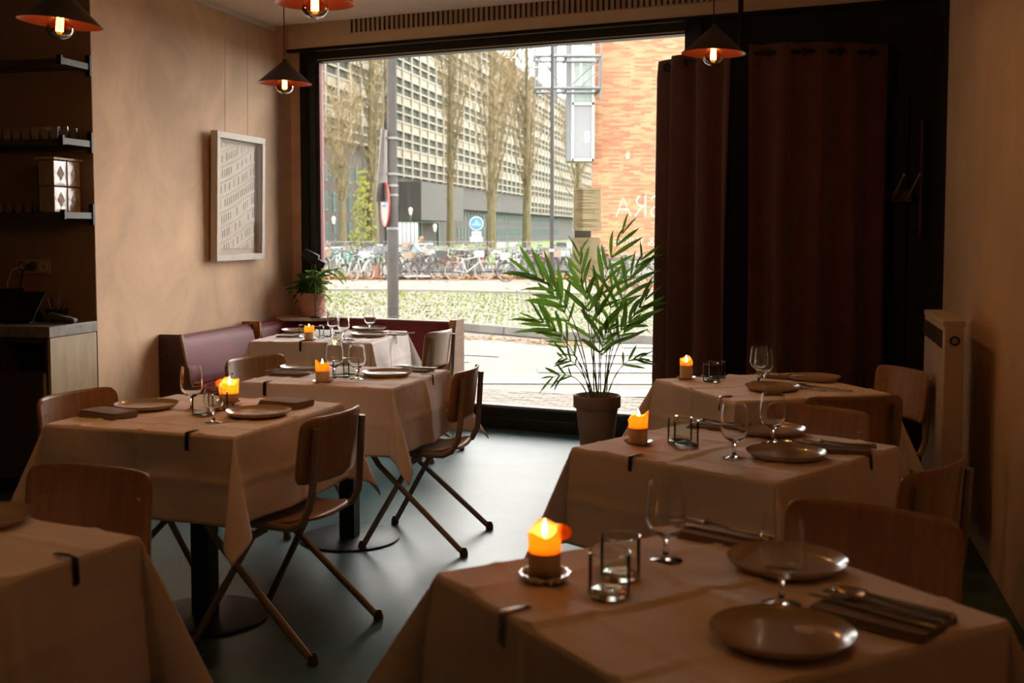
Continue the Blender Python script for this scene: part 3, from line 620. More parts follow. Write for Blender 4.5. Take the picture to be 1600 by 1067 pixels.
for (px,py,rz,k,lab) in [(733,438,0.06,2,'white bicycle parked side-on directly left of the blue cycle sign pole'),(814,440,PI+.1,7,'bicycle with front basket parked side-on left of the thin dark post'),
    (566,438,1.15,2,'white bicycle parked at an angle left of the grey lamp post'),(634,436,.1,0,'black bicycle parked side-on just right of the grey lamp post'),(662,437,PI-.2,3,'black bicycle with basket parked beside the person in mint'),
    (980,449,PI+.05,0,'black bicycle leaning on the two-bar rail beside its post'),(1012,447,.1,1,'grey step-through bicycle on the two-bar rail beside the curtain'),(925,441,.3,4,'brown bicycle partly behind the lower paper sheet')]:
    p=un(px,py,G+.06); dup(protos[k],(p.x,p.y,G+.06),rz,lab)['group']='bicycles parked in front of the racks'
cr=empty('red_crate',(un(590,437,G).x,42,G+.06),0,'open reddish brown crate standing on the leaves beside the lamp post','crate')
MB().box(-.16,.16,-.14,-.12,0,.5).box(-.16,.16,.12,.14,0,.5).box(-.16,-.14,-.14,.14,0,.5).box(.14,.16,-.14,.14,0,.5).box(-.16,.16,-.14,.14,0,.02).build('crate_box',M_crate,cr,smooth=False)
# fallen bicycle
fb=dup(protos[2],(un(632,441,G).x,41.6,G+.12),.1,'white bicycle lying flat on the leaves right of the lamp post'); fb.rotation_euler=(R(84),0,.1); fb['group']='bicycles parked in front of the racks'
# person
pe=empty('person',(un(651,430,G).x,46.3,G+.05),0,'person in mint jacket bending over a bicycle with head lowered','person')
def skin(name,joints,edges,m,parent,lv=2):
    me=bpy.data.meshes.new(name); me.from_pydata([j[0] for j in joints],edges,[]); me.materials.append(m)
    o=bpy.data.objects.new(name,me); COL.objects.link(o); o.parent=parent
    sk=o.modifiers.new('skin','SKIN'); sk.use_smooth_shade=True
    me.skin_vertices.new() if not me.skin_vertices else None
    for i,j in enumerate(joints): me.skin_vertices[0].data[i].radius=(j[1],j[2] if len(j)>2 else j[1])
    me.skin_vertices[0].data[0].use_root=True
    s=o.modifiers.new('sub','SUBSURF'); s.levels=lv; s.render_levels=lv; return o
body=skin('body',[((0,0,.84),.13,.11),((.02,0,1.05),.13,.10),((.08,0,1.27),.14,.10),((.15,0,1.37),.055),((.22,0,1.42),.05),
  ((-.02,.09,.80),.09),((.03,.10,.45),.06),((-.03,.10,.09),.045),((.10,.11,.03),.035),
  ((.0,-.09,.80),.09),((.10,-.10,.45),.06),((.02,-.10,.09),.045),((.15,-.11,.03),.035),
  ((.08,.17,1.26),.055),((.16,.22,1.02),.042),((.36,.16,.92),.034),((.43,.14,.90),.03),
  ((.08,-.17,1.26),.055),((.16,-.22,1.02),.042),((.36,-.16,.92),.034),((.43,-.14,.90),.03)],
  [(0,1),(1,2),(2,3),(3,4),(0,5),(5,6),(6,7),(7,8),(0,9),(9,10),(10,11),(11,12),(2,13),(13,14),(14,15),(15,16),(2,17),(17,18),(18,19),(19,20)],M_trou,pe,1)
HX=Matrix.Translation((.28,0,1.45))@Matrix.Rotation(R(35),4,'Y')
MB(HX).lathe([(.001,-.12),(.05,-.115),(.075,-.05),(.085,.02),(.07,.08),(.001,.11)],14).tube([(.08,0,-.01),(.105,0,-.03),(.08,0,-.045)],.012,5).build('head',M_skin,pe)
MB(HX@Matrix.Translation((-.02,0,.025))).lathe([(.085,-.06),(.10,.0),(.085,.07),(.001,.115)],12).build('hair',M_hair,pe)
skin('jacket',[((-.01,0,.70),.19,.15),((.0,0,.95),.165,.13),((.08,0,1.25),.165,.12),((.12,0,1.34),.08),((.08,.18,1.24),.075),((.16,.23,1.02),.062),((.33,.17,.93),.05),((.08,-.18,1.24),.075),((.16,-.23,1.02),.062),((.33,-.17,.93),.05)],
  [(0,1),(1,2),(2,3),(2,4),(4,5),(5,6),(2,7),(7,8),(8,9)],M_jack,pe,1)
for s in (-1,1): MB().tube([(.36,.16*s,.92),(.44,.14*s,.90)],[.03,.035],6).tube([(.43,.14*s,.9),(.50,.12*s,.87)],.012,4).tube([(.43,.16*s,.9),(.49,.17*s,.87)],.012,4).build('hand',M_skin,pe)
bk=empty('backpack',(pe.location.x-.22,46.3,G+1.0),0,'mauve backpack worn by the person in mint','backpack')
MB(Matrix.Rotation(R(12),4,'Y')).box(-.12,.05,-.15,.15,-.12,.32).build('bag_body',M_pack,bk,bev=.04); MB(Matrix.Rotation(R(12),4,'Y')).box(-.17,-.12,-.11,.11,-.08,.12).build('front_pocket',M_pack,bk,bev=.02)
# ================================================================== INTERIOR
random.seed(33)
# ------------------------------------------------------------------ banquette
def backrest_pad(t0,t1,fr,yo=0):
    def fn(u,v):
        s=t0+(t1-t0)*u; z=.44+.345*v; e=min(1,min(u,1-u)*(t1-t0)/.05); f=(1-(1-e)**2)**.5 if e<1 else 1
        ev=min(1,min(v,1-v)/.16); g=(1-(1-ev)**2)**.5
        return (s,-(.15-.075*v)-.045*f*g-yo,z)
    return MB(fr).grid(26,14,fn)
bq=empty('banquette',(0,0,0),0,'burgundy leather corner banquette with wooden end panels under the window','bench')
FLn=Matrix.Translation(L0)@Matrix.Rotation(AL+PI/2,4,'Z')   # x toward window along left wall, -y into the room
def addb(mb,name,m,**k): return mb.build(name,m,bq,**k)
TE=-2.02
addb(backrest_pad(TE+.03,-.93,FLn),'back_cushion',M_leather); addb(backrest_pad(-.88,-.10,FLn),'back_cushion',M_leather); addb(backrest_pad(.10,1.50,FW,.075),'back_cushion',M_leather)
addb(MB(FLn).box(TE+.03,-.1,-.10,-.01,.40,.775),'back_board',M_dply); addb(MB(FW).box(.05,1.5,-.16,-.09,.40,.775),'back_board',M_dply)
addb(MB(FW).box(.04,1.54,-.152,-.052,.765,.788),'window_ledge',M_led,bev=.004)
addb(MB(FW).prism([(-.0,-.05),(.52,-.05),(.52,-.16),(.40,-.33),(.14,-.42),(.06,-.33)],.766,.7895),'corner_ledge',M_led,bev=.004,smooth=False)
def side(mb,x0,x1):  # profile of end panel in y,z extruded along x
    pr=[(-.005,.0),(-.62,.0),(-.62,.40),(-.24,.42),(-.16,.80),(-.005,.80)]
    n=len(pr); mb.add([(x0,y,z) for y,z in pr]+[(x1,y,z) for y,z in pr],[tuple(range(n)),tuple(range(2*n-1,n-1,-1))]+[(i,n+i,n+(i+1)%n,(i+1)%n) for i in range(n)]); return mb
ep=addb(side(MB(FLn),TE-.0,TE+.03),'end_panel',M_dply,smooth=False)
MB(FLn).tube([(TE+.0,-.625,.405),(TE+.0,-.238,.425),(TE+.0,-.158,.805)],.008,4).build('orange_edge',mat('orange_wood_edge',(.62,.25,.05),.45,var=.1),ep)
for z in (.66,.52,): MB(FLn).tube([(TE-.004,-.06,z),(TE+.0,-.06,z)],.008,8).build('screw_cap',M_bsteel,ep)
ep2=addb(side(MB(FW),1.515,1.555),'end_panel',M_ply,smooth=False)
MB(FW).tube([(1.56,-.625,.41),(1.56,-.243,.43),(1.56,-.163,.80)],.012,4).build('pale_edge',M_lam,ep2)
dv=addb(MB(FLn).box(-.915,-.895,-.155,-.01,.44,.80),'divider',M_ply,bev=.003)
addb(MB(FLn).box(TE+.03,-.1,-.62,-.12,.36,.46),'seat_cushion',M_leather,bev=.03); addb(MB(FW).box(.6,1.52,-.64,-.14,.36,.46),'seat_cushion',M_leather,bev=.03)
addb(MB(FLn).box(TE+.03,-.1,-.56,-.03,.0,.36),'seat_base',M_dply); addb(MB(FW).box(.5,1.52,-.58,-.1,.0,.36),'seat_base',M_dply)
# ------------------------------------------------------------------ tables and cloths
TZ=.775
def table(cx,cy,ang,hx,hy,drop,lab,clab,seed=0,base=None,flare=1):
    a=R(ang); t=empty('dining_table',(cx,cy,0),a,lab,'table','square restaurant tables')
    bo=Vector((0,0)) if base is None else base
    MB().prism(rrect(-hx+.004,hx-.004,-hy+.004,hy-.004,.01),TZ-.034,TZ-.006).build('tabletop',M_lam,t)
    MB().box(-.038,.038,-.038,.038,.012,TZ-.034).build('column',M_bsteel,t,bev=.006)
    MB().lathe([(.235,0),(.235,.008),(.225,.012),(.0001,.013)],48).build('base_disc',M_bsteel,t)
    MB().box(-.28,.28,-.03,.03,TZ-.055,TZ-.034).box(-.03,.03,-.28,.28,TZ-.055,TZ-.034).build('spider_bracket',M_bsteel,t)
    rn=random.Random(seed); n=151; mx=hx+drop; my=hy+drop
    ph=[rn.uniform(0,6.28) for _ in range(8)]; cor={(sx,sy):(rn.uniform(-.35,.35),rn.uniform(.5,.8)*flare) for sx in(-1,1) for sy in(-1,1)}
    def prm(q,h,m): # denser samples at the edge
        k=q*2-1; s=1 if k>0 else -1; k=abs(k)
        if k<.58: return s*(h-.01)*k/.58
        if k<.68: return s*(h-.01+(k-.58)/.10*.03)
        return s*(h+.02+(m-h-.02)*(k-.68)/.32)
    def fn(u,v):
        x=prm(u,hx,mx); y=prm(v,hy,my); sx=1 if x>0 else -1; sy=1 if y>0 else -1
        ex=max(0,abs(x)-hx); ey=max(0,abs(y)-hy)
        X=max(-hx,min(hx,x)); Y=max(-hy,min(hy,y)); z=TZ
        r=.008
        if ex>0 and ey>0:
            tw_,am=cor[(sx,sy)]; f=math.atan2(ey,ex)/(PI/2); L=math.hypot(ex,ey); b=math.sin(f*PI)**1.3*am
            g=f+tw_*math.sin(f*PI)*.5
            w=.07+.52*b; g+=.10*math.sin(f*PI*3+ph[2])*math.sin(f*PI)
            dx=math.cos(g*PI/2)*w+.05*b; dy=math.sin(g*PI/2)*w+.05*b
            dx=max(dx,.0); hor=min(.75,math.hypot(dx,dy)); hl=L*hor
            if hor>1e-6: ux,uy=dx/math.hypot(dx,dy),dy/math.hypot(dx,dy)
            else: ux=uy=0
            fl=math.exp(-L/.02)*.3
            X+=sx*(ux*hl+r*.4); Y+=sy*(uy*hl+r*.4); z-=L*math.sqrt(1-hor*hor)
        elif ex>0 or ey>0:
            e=ex or ey; tt=Y/hy if ex>0 else X/hx; k=(0 if sx>0 else 1) if ex>0 else (2 if sy>0 else 3)
            wv=.012*math.sin(tt*3+ph[k])*min(1,e/.1)+.010*math.sin(tt*7+ph[k+4])*min(1,e/.2)*(1-abs(tt))
            o=r*min(1,e/.012)+.10*max(0,e-.012)*1.0+wv+.007*max(0,1-abs((Y if ex>0 else X)-.012)/.03)*min(1,e/.05)+.004*max(0,1-abs(e-.16)/.02)
            if ex>0: X+=sx*o
            else: Y+=sy*o
            z-=max(0,e-.004)*.995
        else:
            z+=.0022*math.sin(x*19+ph[0]+2.4*math.sin(y*8+ph[2]))*math.sin(y*15+ph[1]+1.5*math.sin(x*6))
            for q,h in ((x,hx),(y,hy)):
                z+=.0062*max(0,1-abs(q-.012)/(.016 if q<.012 else .05))+.0040*max(0,1-abs(abs(q)-h*.66)/.022)
        return (X,Y,z)
    c=MB().grid(n,n,fn).build('tablecloth',M_cloth,None,(cx,cy,.0015),a,thick=.0022,ang=60)
    tag(c,clab,'tablecloth','linen cloths on the tables'); return t
TA=(.357,2.044,29.8,.366,.366); TB_=(.7025,3.488,46.1,.36,.36); TC=(-1.156,4.147,-19,.38,.38); TD=(-.77,5.237,-16.7,.365,.345)
TE_=(-1.172,7.268,-9,.385,.43); TF=(1.121,4.887,18.2,.36,.36); TG=(-1.32,2.282,-27,.365,.365)
table(*TA,.31,'square pedestal table under the cloth nearest the camera at lower right','linen cloth on the nearest table at lower right, with the glowing orange clip',1,flare=1.3)
table(*TB_,.30,'square pedestal table in the middle of the right row','pinkish linen cloth on the middle table of the right row',2)
table(*TC,.30,'square pedestal table with round dark base in the middle of the left row','linen cloth with a long hanging corner on the table left of the nearest chair',3)
table(*TD,.30,'square pedestal table in front of the corner banquette table','linen cloth on the second table from the window at left',4)
table(*TE_,.32,'table tucked into the corner banquette under the window','daylit whitest linen cloth on the banquette corner table',5)
table(*TF,.30,'farthest table of the right row in front of the maroon curtain','linen cloth on the farthest table of the right row by the curtain',6)
table(*TG,.33,'table cut off by the lower left corner of the view','dim linen cloth hanging at the lower left corner',7)
# ------------------------------------------------------------------ chairs
def make_chair():
    t=empty('dining_chair',(0,0,0),0,'x','chair','plywood and steel dining chairs')
    def seat(u,v):
        x=(u-.5)*2; y=(v-.5)*2; w=.185-.022*max(0,-y); r=1-max(0,(abs(x)**4+abs(y)**4)-1)*.12
        return (x*w*r,y*.19*r+.0,.452+.010*x*x-.012*math.exp(-((y+.2)/.5)**2)-(.022*max(0,y-.55)/.45)-.0+(.006 if y<-.8 else 0))
    MB().grid(13,13,seat).build('seat',M_wood,t,thick=.011,ang=60)
    def back(u,v):
        x=(u-.5)*2; y=(v-.5)*2; r=1-max(0,(abs(x)**9+abs(y)**7)-1)*.085
        X=x*.205*r; z=.705+y*.115*r; return (X,-.205-.0275*(y*r+1)*.5+.045*x*x,z)
    b=MB().grid(25,17,back).build('backrest',M_wood,t,thick=.010,ang=60)
    for s in (-1,1):
        x=.160*s
        # one tube: backrest upright, bend, seat rail, front elbow, rear leg
        up=[(x,-.2215,.785),(x,-.218,.74),(x*1.03,-.208,.58),(x*1.08,-.198,.51),(x*1.13,-.170,.458),(x*1.15,-.13,.440),(x*1.17,.05,.444),(x*1.18,.155,.456),(x*1.20,.192,.451),(x*1.22,.198,.425),(x*1.24,.17,.385)]
        MB().tube(up,.0138,8).build('back_upright',M_tube,t)
        lg=MB().tube([(x*1.24,.17,.385),(.235*s,-.24,.012)],.0132,8).build('leg',M_tube,t)
        MB().lathe([(.011,0),(.019,.002),(.018,.018),(.012,.034)],10,X=Matrix.Translation((.235*s,-.243,0))).build('foot_cap',M_rub,lg)
        l2=MB().tube([(x*1.13,-.03,.43),(x*1.19,.02,.40),(.232*s,.24,.012)],.0132,8).build('leg',M_tube,t)
        MB().lathe([(.011,0),(.019,.002),(.018,.018),(.012,.034)],10,X=Matrix.Translation((.232*s,.243,0))).build('foot_cap',M_rub,l2)
        for z in (.64,.75): MB().lathe([(.0001,.004),(.005,.003),(.006,0)],8,X=Matrix.Translation((.160*s,-.205-.0275*((z-.705)/.115+1)*.5+.045*.61+.0055,z))@Matrix.Rotation(R(-90),4,'X')).build('rivet',M_steel,b)
    MB().tube([(-.188,.02,.41),(.188,.02,.41)],.009,8).build('cross_bar',M_tube,t)
    return t
CH=[(-.812,3.989,159,'plywood chair seen from behind, nearest of the two on the open floor'),(-.400,5.236,167,'plywood chair on the open floor nearest the window glass'),
 (-1.196,2.784,-110,'plywood chair facing the lower left corner table, its broad back turned up dark'),(-1.545,4.321,-24.2,'plywood chair between the brown counter and the table with the long hanging corner'),
 (-1.143,5.556,-33,'plywood chair in front of the burgundy bench end, behind the tall orange candle'),(-.647,7.272,159,'plywood chair at the banquette corner table beside the bench end'),
 (.703,2.371,-128,'largest plywood chair back, at the far side of the nearest right table'),(1.021,3.166,136.3,'plywood chair by the right wall, its curved back seen from behind'),
 (.976,3.869,-131.4,'plywood chair behind the middle right table, its back overlapping another chair'),(1.297,4.498,98,'plywood chair seen from behind between the middle and farthest right tables'),
 (1.626,5.116,-165.6,'lightest plywood chair in front of the white radiator')]
c0=make_chair()
for i,(x,y,a,lab) in enumerate(CH):
    rz=R(a-90)
    if i==0: c0.location=(x,y,0); c0.rotation_euler=(0,0,rz); c0['label']=lab
    else: dup(c0,(x,y,0),rz,lab)
# ------------------------------------------------------------------ tableware
Z1=TZ+.004
RIM=[(.0001,.006),(.050,.006),(.088,.007),(.105,.011),(.1145,.019),(.118,.021),(.1165,.016),(.106,.006),(.085,.0015),(.0001,.0)]
def make_plate():
    t=empty('plate',(0,0,0),0,'x','plate','stoneware plates')
    MB().lathe(RIM[::-1],40).build('dish',M_plate,t)
    MB().lathe([(.1145,.0195),(.1185,.0215),(.1185,.019),(.1145,.0175),(.1145,.0195)],40).build('pale_rim',M_rim,t); return t
def wprof(rb,hb,st,rt):  # outer profile then inner, one closed glass wall
    z0=.004+st; o=[(.0001,0),(.034,0),(.035,.0015),(.018,.004),(.0065,.010),(.0045,.004+st*.5),(.006,z0-.004)]
    for k in range(1,11):
        q=k/10; a_=min(1,q/.45); r=rb*math.sqrt(max(0,1-(1-a_)**2))*.999+.001
        if q>.45: r=rb-(rb-rt)*((q-.45)/.55)**1.7
        o.append((r,z0+hb*(q*.85+.15*q*q)))
    i=[(max(.0001,r-.0011),z+.0012) for r,z in o[7:]][::-1]; i[0]=(o[-1][0]-.0011,o[-1][1]); return o+i+[(.0001,z0+.004)]
def make_wine(rb=.0405,hb=.112,st=.046,rt=.034,lab='x',m=None):
    t=empty('wine_glass',(0,0,0),0,lab,'glass','stemmed wine glasses')
    MB().lathe(wprof(rb,hb,st,rt),32).build('bowl_and_stem',m or M_glass,t,ang=80); return t
def make_tumbler():
    t=empty('tumbler',(0,0,0),0,'x','glass','low tumblers on the tables')
    MB().lathe([(.0385,.006),(.0388,.081),(.0382,.0835),(.0376,.081),(.0373,.011)],32).build('glass_wall',M_thin,t,ang=60)
    MB().lathe([(.0001,0),(.034,0),(.0375,.002),(.0386,.006),(.0372,.0105),(.030,.0125),(.0001,.010)],32).build('thick_base',M_gglass,t,ang=80)
    MB().tube([(.0382*math.cos(k*PI/16),.0382*math.sin(k*PI/16),.0828) for k in range(32)],.0009,5,closed=True).build('bright_rim',M_gglass,t); return t
P0=make_plate(); W0=make_wine(); T0=make_tumbler(); protos_used=set()
def place(p,x,y,lab,z=Z1,rz=None,scale=None):
    rz=random.uniform(0,6) if rz is None else rz
    if p.name not in protos_used:
        protos_used.add(p.name); p.location=(x,y,z); p.rotation_euler=(0,0,rz); p['label']=lab
        if scale: p.scale=scale
        return p
    return dup(p,(x,y,z),rz,lab,scale=scale)
def at(px,py): q=un(px,py,Z1); return q.x,q.y
TBN={'A':'nearest right table','B':'middle right table','C':'table with the long hanging cloth corner','D':'second table from the window at left','E':'banquette corner table','F':'farthest right table','G':'lower left corner table'}
for px,py,lab in [(1221,1000,'stoneware plate nearest the camera, beside a cutlery-covered napkin'),(1229,886,'stoneware plate farther back on the nearest right table'),(1228,714,'front stoneware plate on the middle right table'),(1203,677,'rear stoneware plate on the middle right table'),
  (1208,609,'left stoneware plate on the farthest right table'),(1272,594,'right stoneware plate on the farthest right table'),(404,649,'stoneware plate beside the thick folded napkin on the table left of the nearest chair'),(229,638,'stoneware plate left of the wine glasses on the middle left table'),
  (605,587,'stoneware plate right of the wine glass on the second left table'),(476,578,'stoneware plate behind the candle on the second left table'),(576,525,'front stoneware plate on the banquette corner table'),(577,515.5,'rear stoneware plate on the banquette corner table'),
  (467,519,'stoneware plate partly hidden behind the candle on the banquette table'),(-32,817,'stoneware plate cut by the left edge of the picture')]:
    place(P0,*at(px,py),lab)
for px,py,lab,sc in [(1040,876,'tall wine glass beside the tumblers on the nearest right table',1),(1221,945,'wine glass standing between the two plates on the nearest right table',1),(1147,716,'wine glass left of the front plate on the middle right table',1),(1207,693,'wine glass between the two plates on the middle right table',1),
  (1193,602,'front wine glass on the farthest right table',1),(1186,596,'rear wine glass on the farthest right table',1),(300,641,'taller wine glass beside the orange candle on the middle left table',1.03),(334,660,'front low wine glass on the middle left table',.85),
  (523,590,'round wine glass behind the tumblers on the second left table',1),(558,592,'wine glass right of the tumblers on the second left table',.97),(520,524,'left wine glass of three on the banquette corner table',.95),(537,530,'middle wine glass of three on the banquette corner table',.95),(578,519,'right wine glass of three on the banquette corner table',1)]:
    place(W0,*at(px,py),lab,scale=(sc,sc,sc))
for px,py,lab in [(952,930,'front empty tumbler beside the nearest candle'),(969,902,'rear empty tumbler beside the nearest candle'),(1072,699,'front tumbler on the middle right table'),(1062,693,'rear tumbler on the middle right table'),(1112,597,'left tumbler on the farthest right table'),(1121,592,'right tumbler on the farthest right table'),
  (317,649,'left tumbler beside the orange candle on the middle left table'),(340,643,'right tumbler by the candle on the middle left table'),(533,590,'front tumbler right of the candle on the second left table'),(549,585,'rear tumbler right of the candle on the second left table'),
  (497,529,'left tumbler right of the candle on the banquette table'),(508,527,'middle tumbler on the banquette table'),(476,526,'tumbler just behind the candle on the banquette table')]:
    place(T0,*at(px,py),lab,scale=(1.0,1.0,.92 if px<900 else 1))
# pale drink in a small glass
x,y=at(527,537); e=empty('drink_glass',(x,y,Z1),0,'small glass holding a little pale yellow drink on the banquette table','glass')
MB().lathe([(.0001,0),(.026,0),(.030,.004),(.034,.075),(.0332,.075),(.0290,.008),(.0001,.006)],28).build('glass_wall',M_gglass,e,ang=60)
MB().lathe([(.0001,.0085),(.0283,.0085),(.0300,.028),(.0001,.028)],28).build('pale_drink',mat('pale_wine',(.9,.72,.35),0,trans=1,ior=1.33),e)
# candles
def candle(px,py,r,h,lab,kind,seed,power=1.0,side=0,hg=.4):
    x,y=at(px,py); rn=random.Random(seed)
    if kind=='dish':
        dsh=tag(MB().lathe([(.0001,.003),(.030,.003),(.043,.010),(.045,.0105),(.044,.008),(.034,.0),(.0001,.0)],28).build('candle_dish',M_plate,None,(x,y,Z1)),'small stoneware dish under the '+lab,'dish','candle dishes'); z=Z1+.004
    else:
        w=lambda j,a,rr:(rr*(1+.05*math.cos(a*14)*(1 if rr>.03 else 0)),0)
        g_=empty('glass_coaster',(x,y,Z1),0,'scalloped glass dish under the '+lab.split(' on ')[0],'dish'); MB().lathe([(.0001,.004),(.034,.004),(.044,.018),(.0475,.018),(.042,.004),(.036,0),(.0001,0)],56,wob=w).build('scalloped_glass',M_glass,g_,ang=70); z=Z1+.0045
    e=empty('candle',(x,y,z),0,lab,'candle','pillar candles'); zc=h*(1-hg)
    a1,a2=rn.uniform(0,6.28),rn.uniform(0,6.28)
    def wob(j,a,rr):
        rel=(0,0,.0,.3,1,1,1,.6,.2,.0)[min(j,9)] if True else 0
        dz=rel*(.010*math.cos(a-a1)+.006*math.cos(3*a-a2)); return (rr*(1+.04*rel*math.cos(2*a-a2)),dz)
    MB().lathe([(.0001,0),(r-.001,0),(r,.002),(r,zc*.6),(r,zc),(r-.0035,zc),(.0001,zc)],28).build('wax_body',M_wax,e,ang=70)
    MB().lathe([(r,zc),(r,zc+.002),(r*1.0,zc+(h-zc)*.4),(r*1.01,h-.014),(r*1.04,h-.003),(r*.97,h),(r*.90,h-.004),(r*.86,h-.014),(r*.86,zc+.006),(r*.8,zc+.003)],28,wob=wob).build('glowing_rim',M_waxg,e,ang=80)
    if side: # slumped lobe of wax
        MB().lathe([(.0001,-.016),(.012,-.012),(.016,0),(.013,.010),(.0001,.014)],14,X=Matrix.Translation((side*(r+.004),0,h-.006))@Matrix.Rotation(R(35*side),4,'Y')).build('wax_lobe',M_waxg,e,ang=80)
    MB().lathe([(.0001,zc+.0032),(r*.80,zc+.0032)],20).build('melt_pool',M_waxg,e)
    MB().tube([(0,0,zc+.001),(.001,0,h-.014)],.0012,5).build('wick',M_wick,e)
    MB().lathe([(.0001,h-.016),(.0035,h-.012),(.0052,h-.002),(.0035,h+.008),(.0001,h+.019)],10).build('flame',M_flame,e)
    lt=bpy.data.lights.new('candle_light','POINT'); lt.energy=power*.52; lt.color=(1,.50,.16); lt.shadow_soft_size=.004
    lo=bpy.data.objects.new('candle_light',lt); COL.objects.link(lo); lo.parent=e; lo.location=(0,0,zc+(h-zc)*.55); return e
candle(851,907,.0315,.098,'tall orange candle nearest the camera with a slumped lobe','glass',1,.9,1,.45)
candle(997,693,.0305,.088,'orange candle on the middle right table','dish',2,.9,0,.45)
candle(1072,592,.029,.088,'jagged-topped candle beside the maroon curtain','dish',3,.55,0,.32)
candle(359,634,.034,.092,'stout orange candle with a melted side on the middle left table','glass',4,1.0,-1,.5)
candle(504,598,.031,.086,'jagged orange candle on the second left table','dish',5,.8,0,.42)
candle(483,532,.029,.082,'smallest orange candle on the banquette corner table','dish',6,.5,0,.4)
# napkins and cutlery
def napkin(px,py,ang,lx,ly,hh,lab,m=M_nap):
    x,y=at(px,py); e=empty('napkin',(x,y,Z1),R(ang),lab,'napkin','folded taupe napkins')
    for k in range(3):
        z0=hh*k/3; MB().prism(rrect(-lx/2+.003*k,lx/2-.002*k,-ly/2,ly/2-.004*k,.012),z0,z0+hh/3-.0008).build('fold',m,e,bev=.0022)
    MB().tube([(lx/2-.003,-ly/2+.01,hh*.5),(lx/2-.003,ly/2-.012,hh*.5)],hh*.48,8).build('rolled_edge',m,e); return e,x,y
def fork(e0):
    t=empty('fork',(0,0,0),0,'x','fork','table forks'); 
    MB().tube([(0,-.10,.004),(0,-.02,.004),(0,.035,.009),(0,.05,.009)],[.0042,.0032,.0028,.006],6).build('handle',M_steel,t)
    m=MB()
    for k in (-1.5,-.5,.5,1.5): m.tube([(k*.003,.048,.009),(k*.0042,.06,.006),(k*.0045,.095,.009)],[.002,.0018,.001],5)
    m.build('tines',M_steel,t); return t
def knife():
    t=empty('knife',(0,0,0),0,'x','knife','table knives')
    MB().prism([(-.004,-.10),(.004,-.10),(.0055,-.06),(.004,.01),(-.004,.01),(-.0055,-.06)],.001,.006).build('handle',M_steel,t,bev=.001)
    MB().prism([(-.004,.01),(.004,.01),(.008,.03),(.009,.08),(.004,.11),(-.004,.112)],.0025,.0042).build('blade',M_steel,t); return t
def spoon():
    t=empty('spoon',(0,0,0),0,'x','spoon','table spoons')
    MB().tube([(0,-.10,.004),(0,-.02,.004),(0,.035,.010)],[.0045,.003,.0028],6).build('handle',M_steel,t)
    def b(u,v): a=u*2*PI; r=v; return (.020*r*math.sin(a),.060+.029*r*math.cos(a),.003+.007*r*r)
    MB().grid(17,5,b).build('bowl',M_steel,t,thick=.0012); return t
FK=fork(0); KN=knife(); SP=spoon()
CS=1.12
def lay(p,x,y,ang,lab,z): return place(p,x,y,lab,z=z,rz=R(ang),scale=(CS*1.15,CS,CS))
def setting(px,py,ang,hh,lab,items,where,lx=.11,ly=.19):
    e,x,y=napkin(px,py,ang,lx,ly,hh,lab); a=R(ang)
    for k,(p,off,da) in enumerate(items):
        ox=off; lay(p,x+math.cos(a)*ox,y+math.sin(a)*ox,ang+da,where%p.name.split('.')[0],Z1+hh+.0012)
setting(1375,965,46,.015,'thick napkin with spoon, fork and knife at the right of the nearest table',[(SP,.028,4),(FK,-.002,0),(KN,-.030,-3)],'steel %s lying on the napkin at the right of the nearest plate',.15,.22)
setting(1130,842,48,.014,'napkin with cutlery behind the tall wine glass on the nearest right table',[(FK,.02,3),(KN,-.012,0)],'steel %s on the napkin behind the tall wine glass, nearest right table')
setting(1310,704,72,.013,'curled napkin at the right corner of the middle right table',[(FK,.018,4),(KN,-.014,0)],'steel %s on the curled napkin, middle right table')
x,y=at(1258,697); lay(SP,x,y,62,'steel spoon lying between plate and curled napkin on the middle right table',Z1+.002)
setting(1120,669,60,.012,'napkin behind the tumblers on the middle right table',[(FK,.018,5),(KN,-.014,-2)],'steel %s on the napkin behind the tumblers, middle right table')
setting(1215,590,60,.008,'flat napkin at the back of the farthest right table',[(FK,.016,5),(KN,-.014,0)],'steel %s on the flat napkin at the back of the farthest right table',.10,.17)
x,y=at(1272,607); lay(SP,x,y,48,'dark steel spoon at the front right of the farthest right table',Z1+.002)
x,y=at(1292,610); lay(FK,x,y,52,'steel fork beside the spoon on the farthest right table',Z1+.002)
x,y=at(1252,609); lay(KN,x,y,54,'steel knife next to the left plate on the farthest right table',Z1+.002)
napkin(168,651,58,.115,.20,.026,'thick folded napkin at the left corner of the middle left table')
napkin(446,634,62,.125,.19,.026,'thick folded napkin behind the plate beside the nearest chair')
setting(452,586,70,.014,'folded napkin left of the candle on the second left table',[(FK,.016,8),(KN,-.014,0)],'steel %s on the napkin left of the candle, second left table',.11,.17)
setting(648,580,70,.012,'napkin with cutlery at the right corner of the second left table',[(SP,.018,0),(FK,-.010,3)],'steel %s on the napkin at the right corner of the second left table',.11,.17)
napkin(450,526,74,.13,.12,.012,'small folded napkin left of the candle on the banquette table')
setting(620,523,76,.006,'flat napkin at the right edge of the banquette table',[(FK,.018,10)],'steel %s on the napkin at the right edge of the banquette table',.09,.14)
x,y=at(561,533); me=empty('menu_card',(x,y,Z1),R(-12),'white menu card with a pen on the banquette table','menu'); MB().box(-.075,.075,-.05,.05,0,.0015).build('card',M_signw,me); 
pn=empty('pen',(*at(545,532.5),Z1+.003),R(-20),'dark blue pen lying on the menu card','pen'); MB().tube([(-.035,0,.003),(.03,0,.003)],.0038,8).build('barrel',mat('blue_pen',(.02,.02,.16),.3,var=.05),pn); MB().tube([(.03,0,.003),(.044,0,.003)],[.0036,.0008],8).build('nib',M_steel,pn)
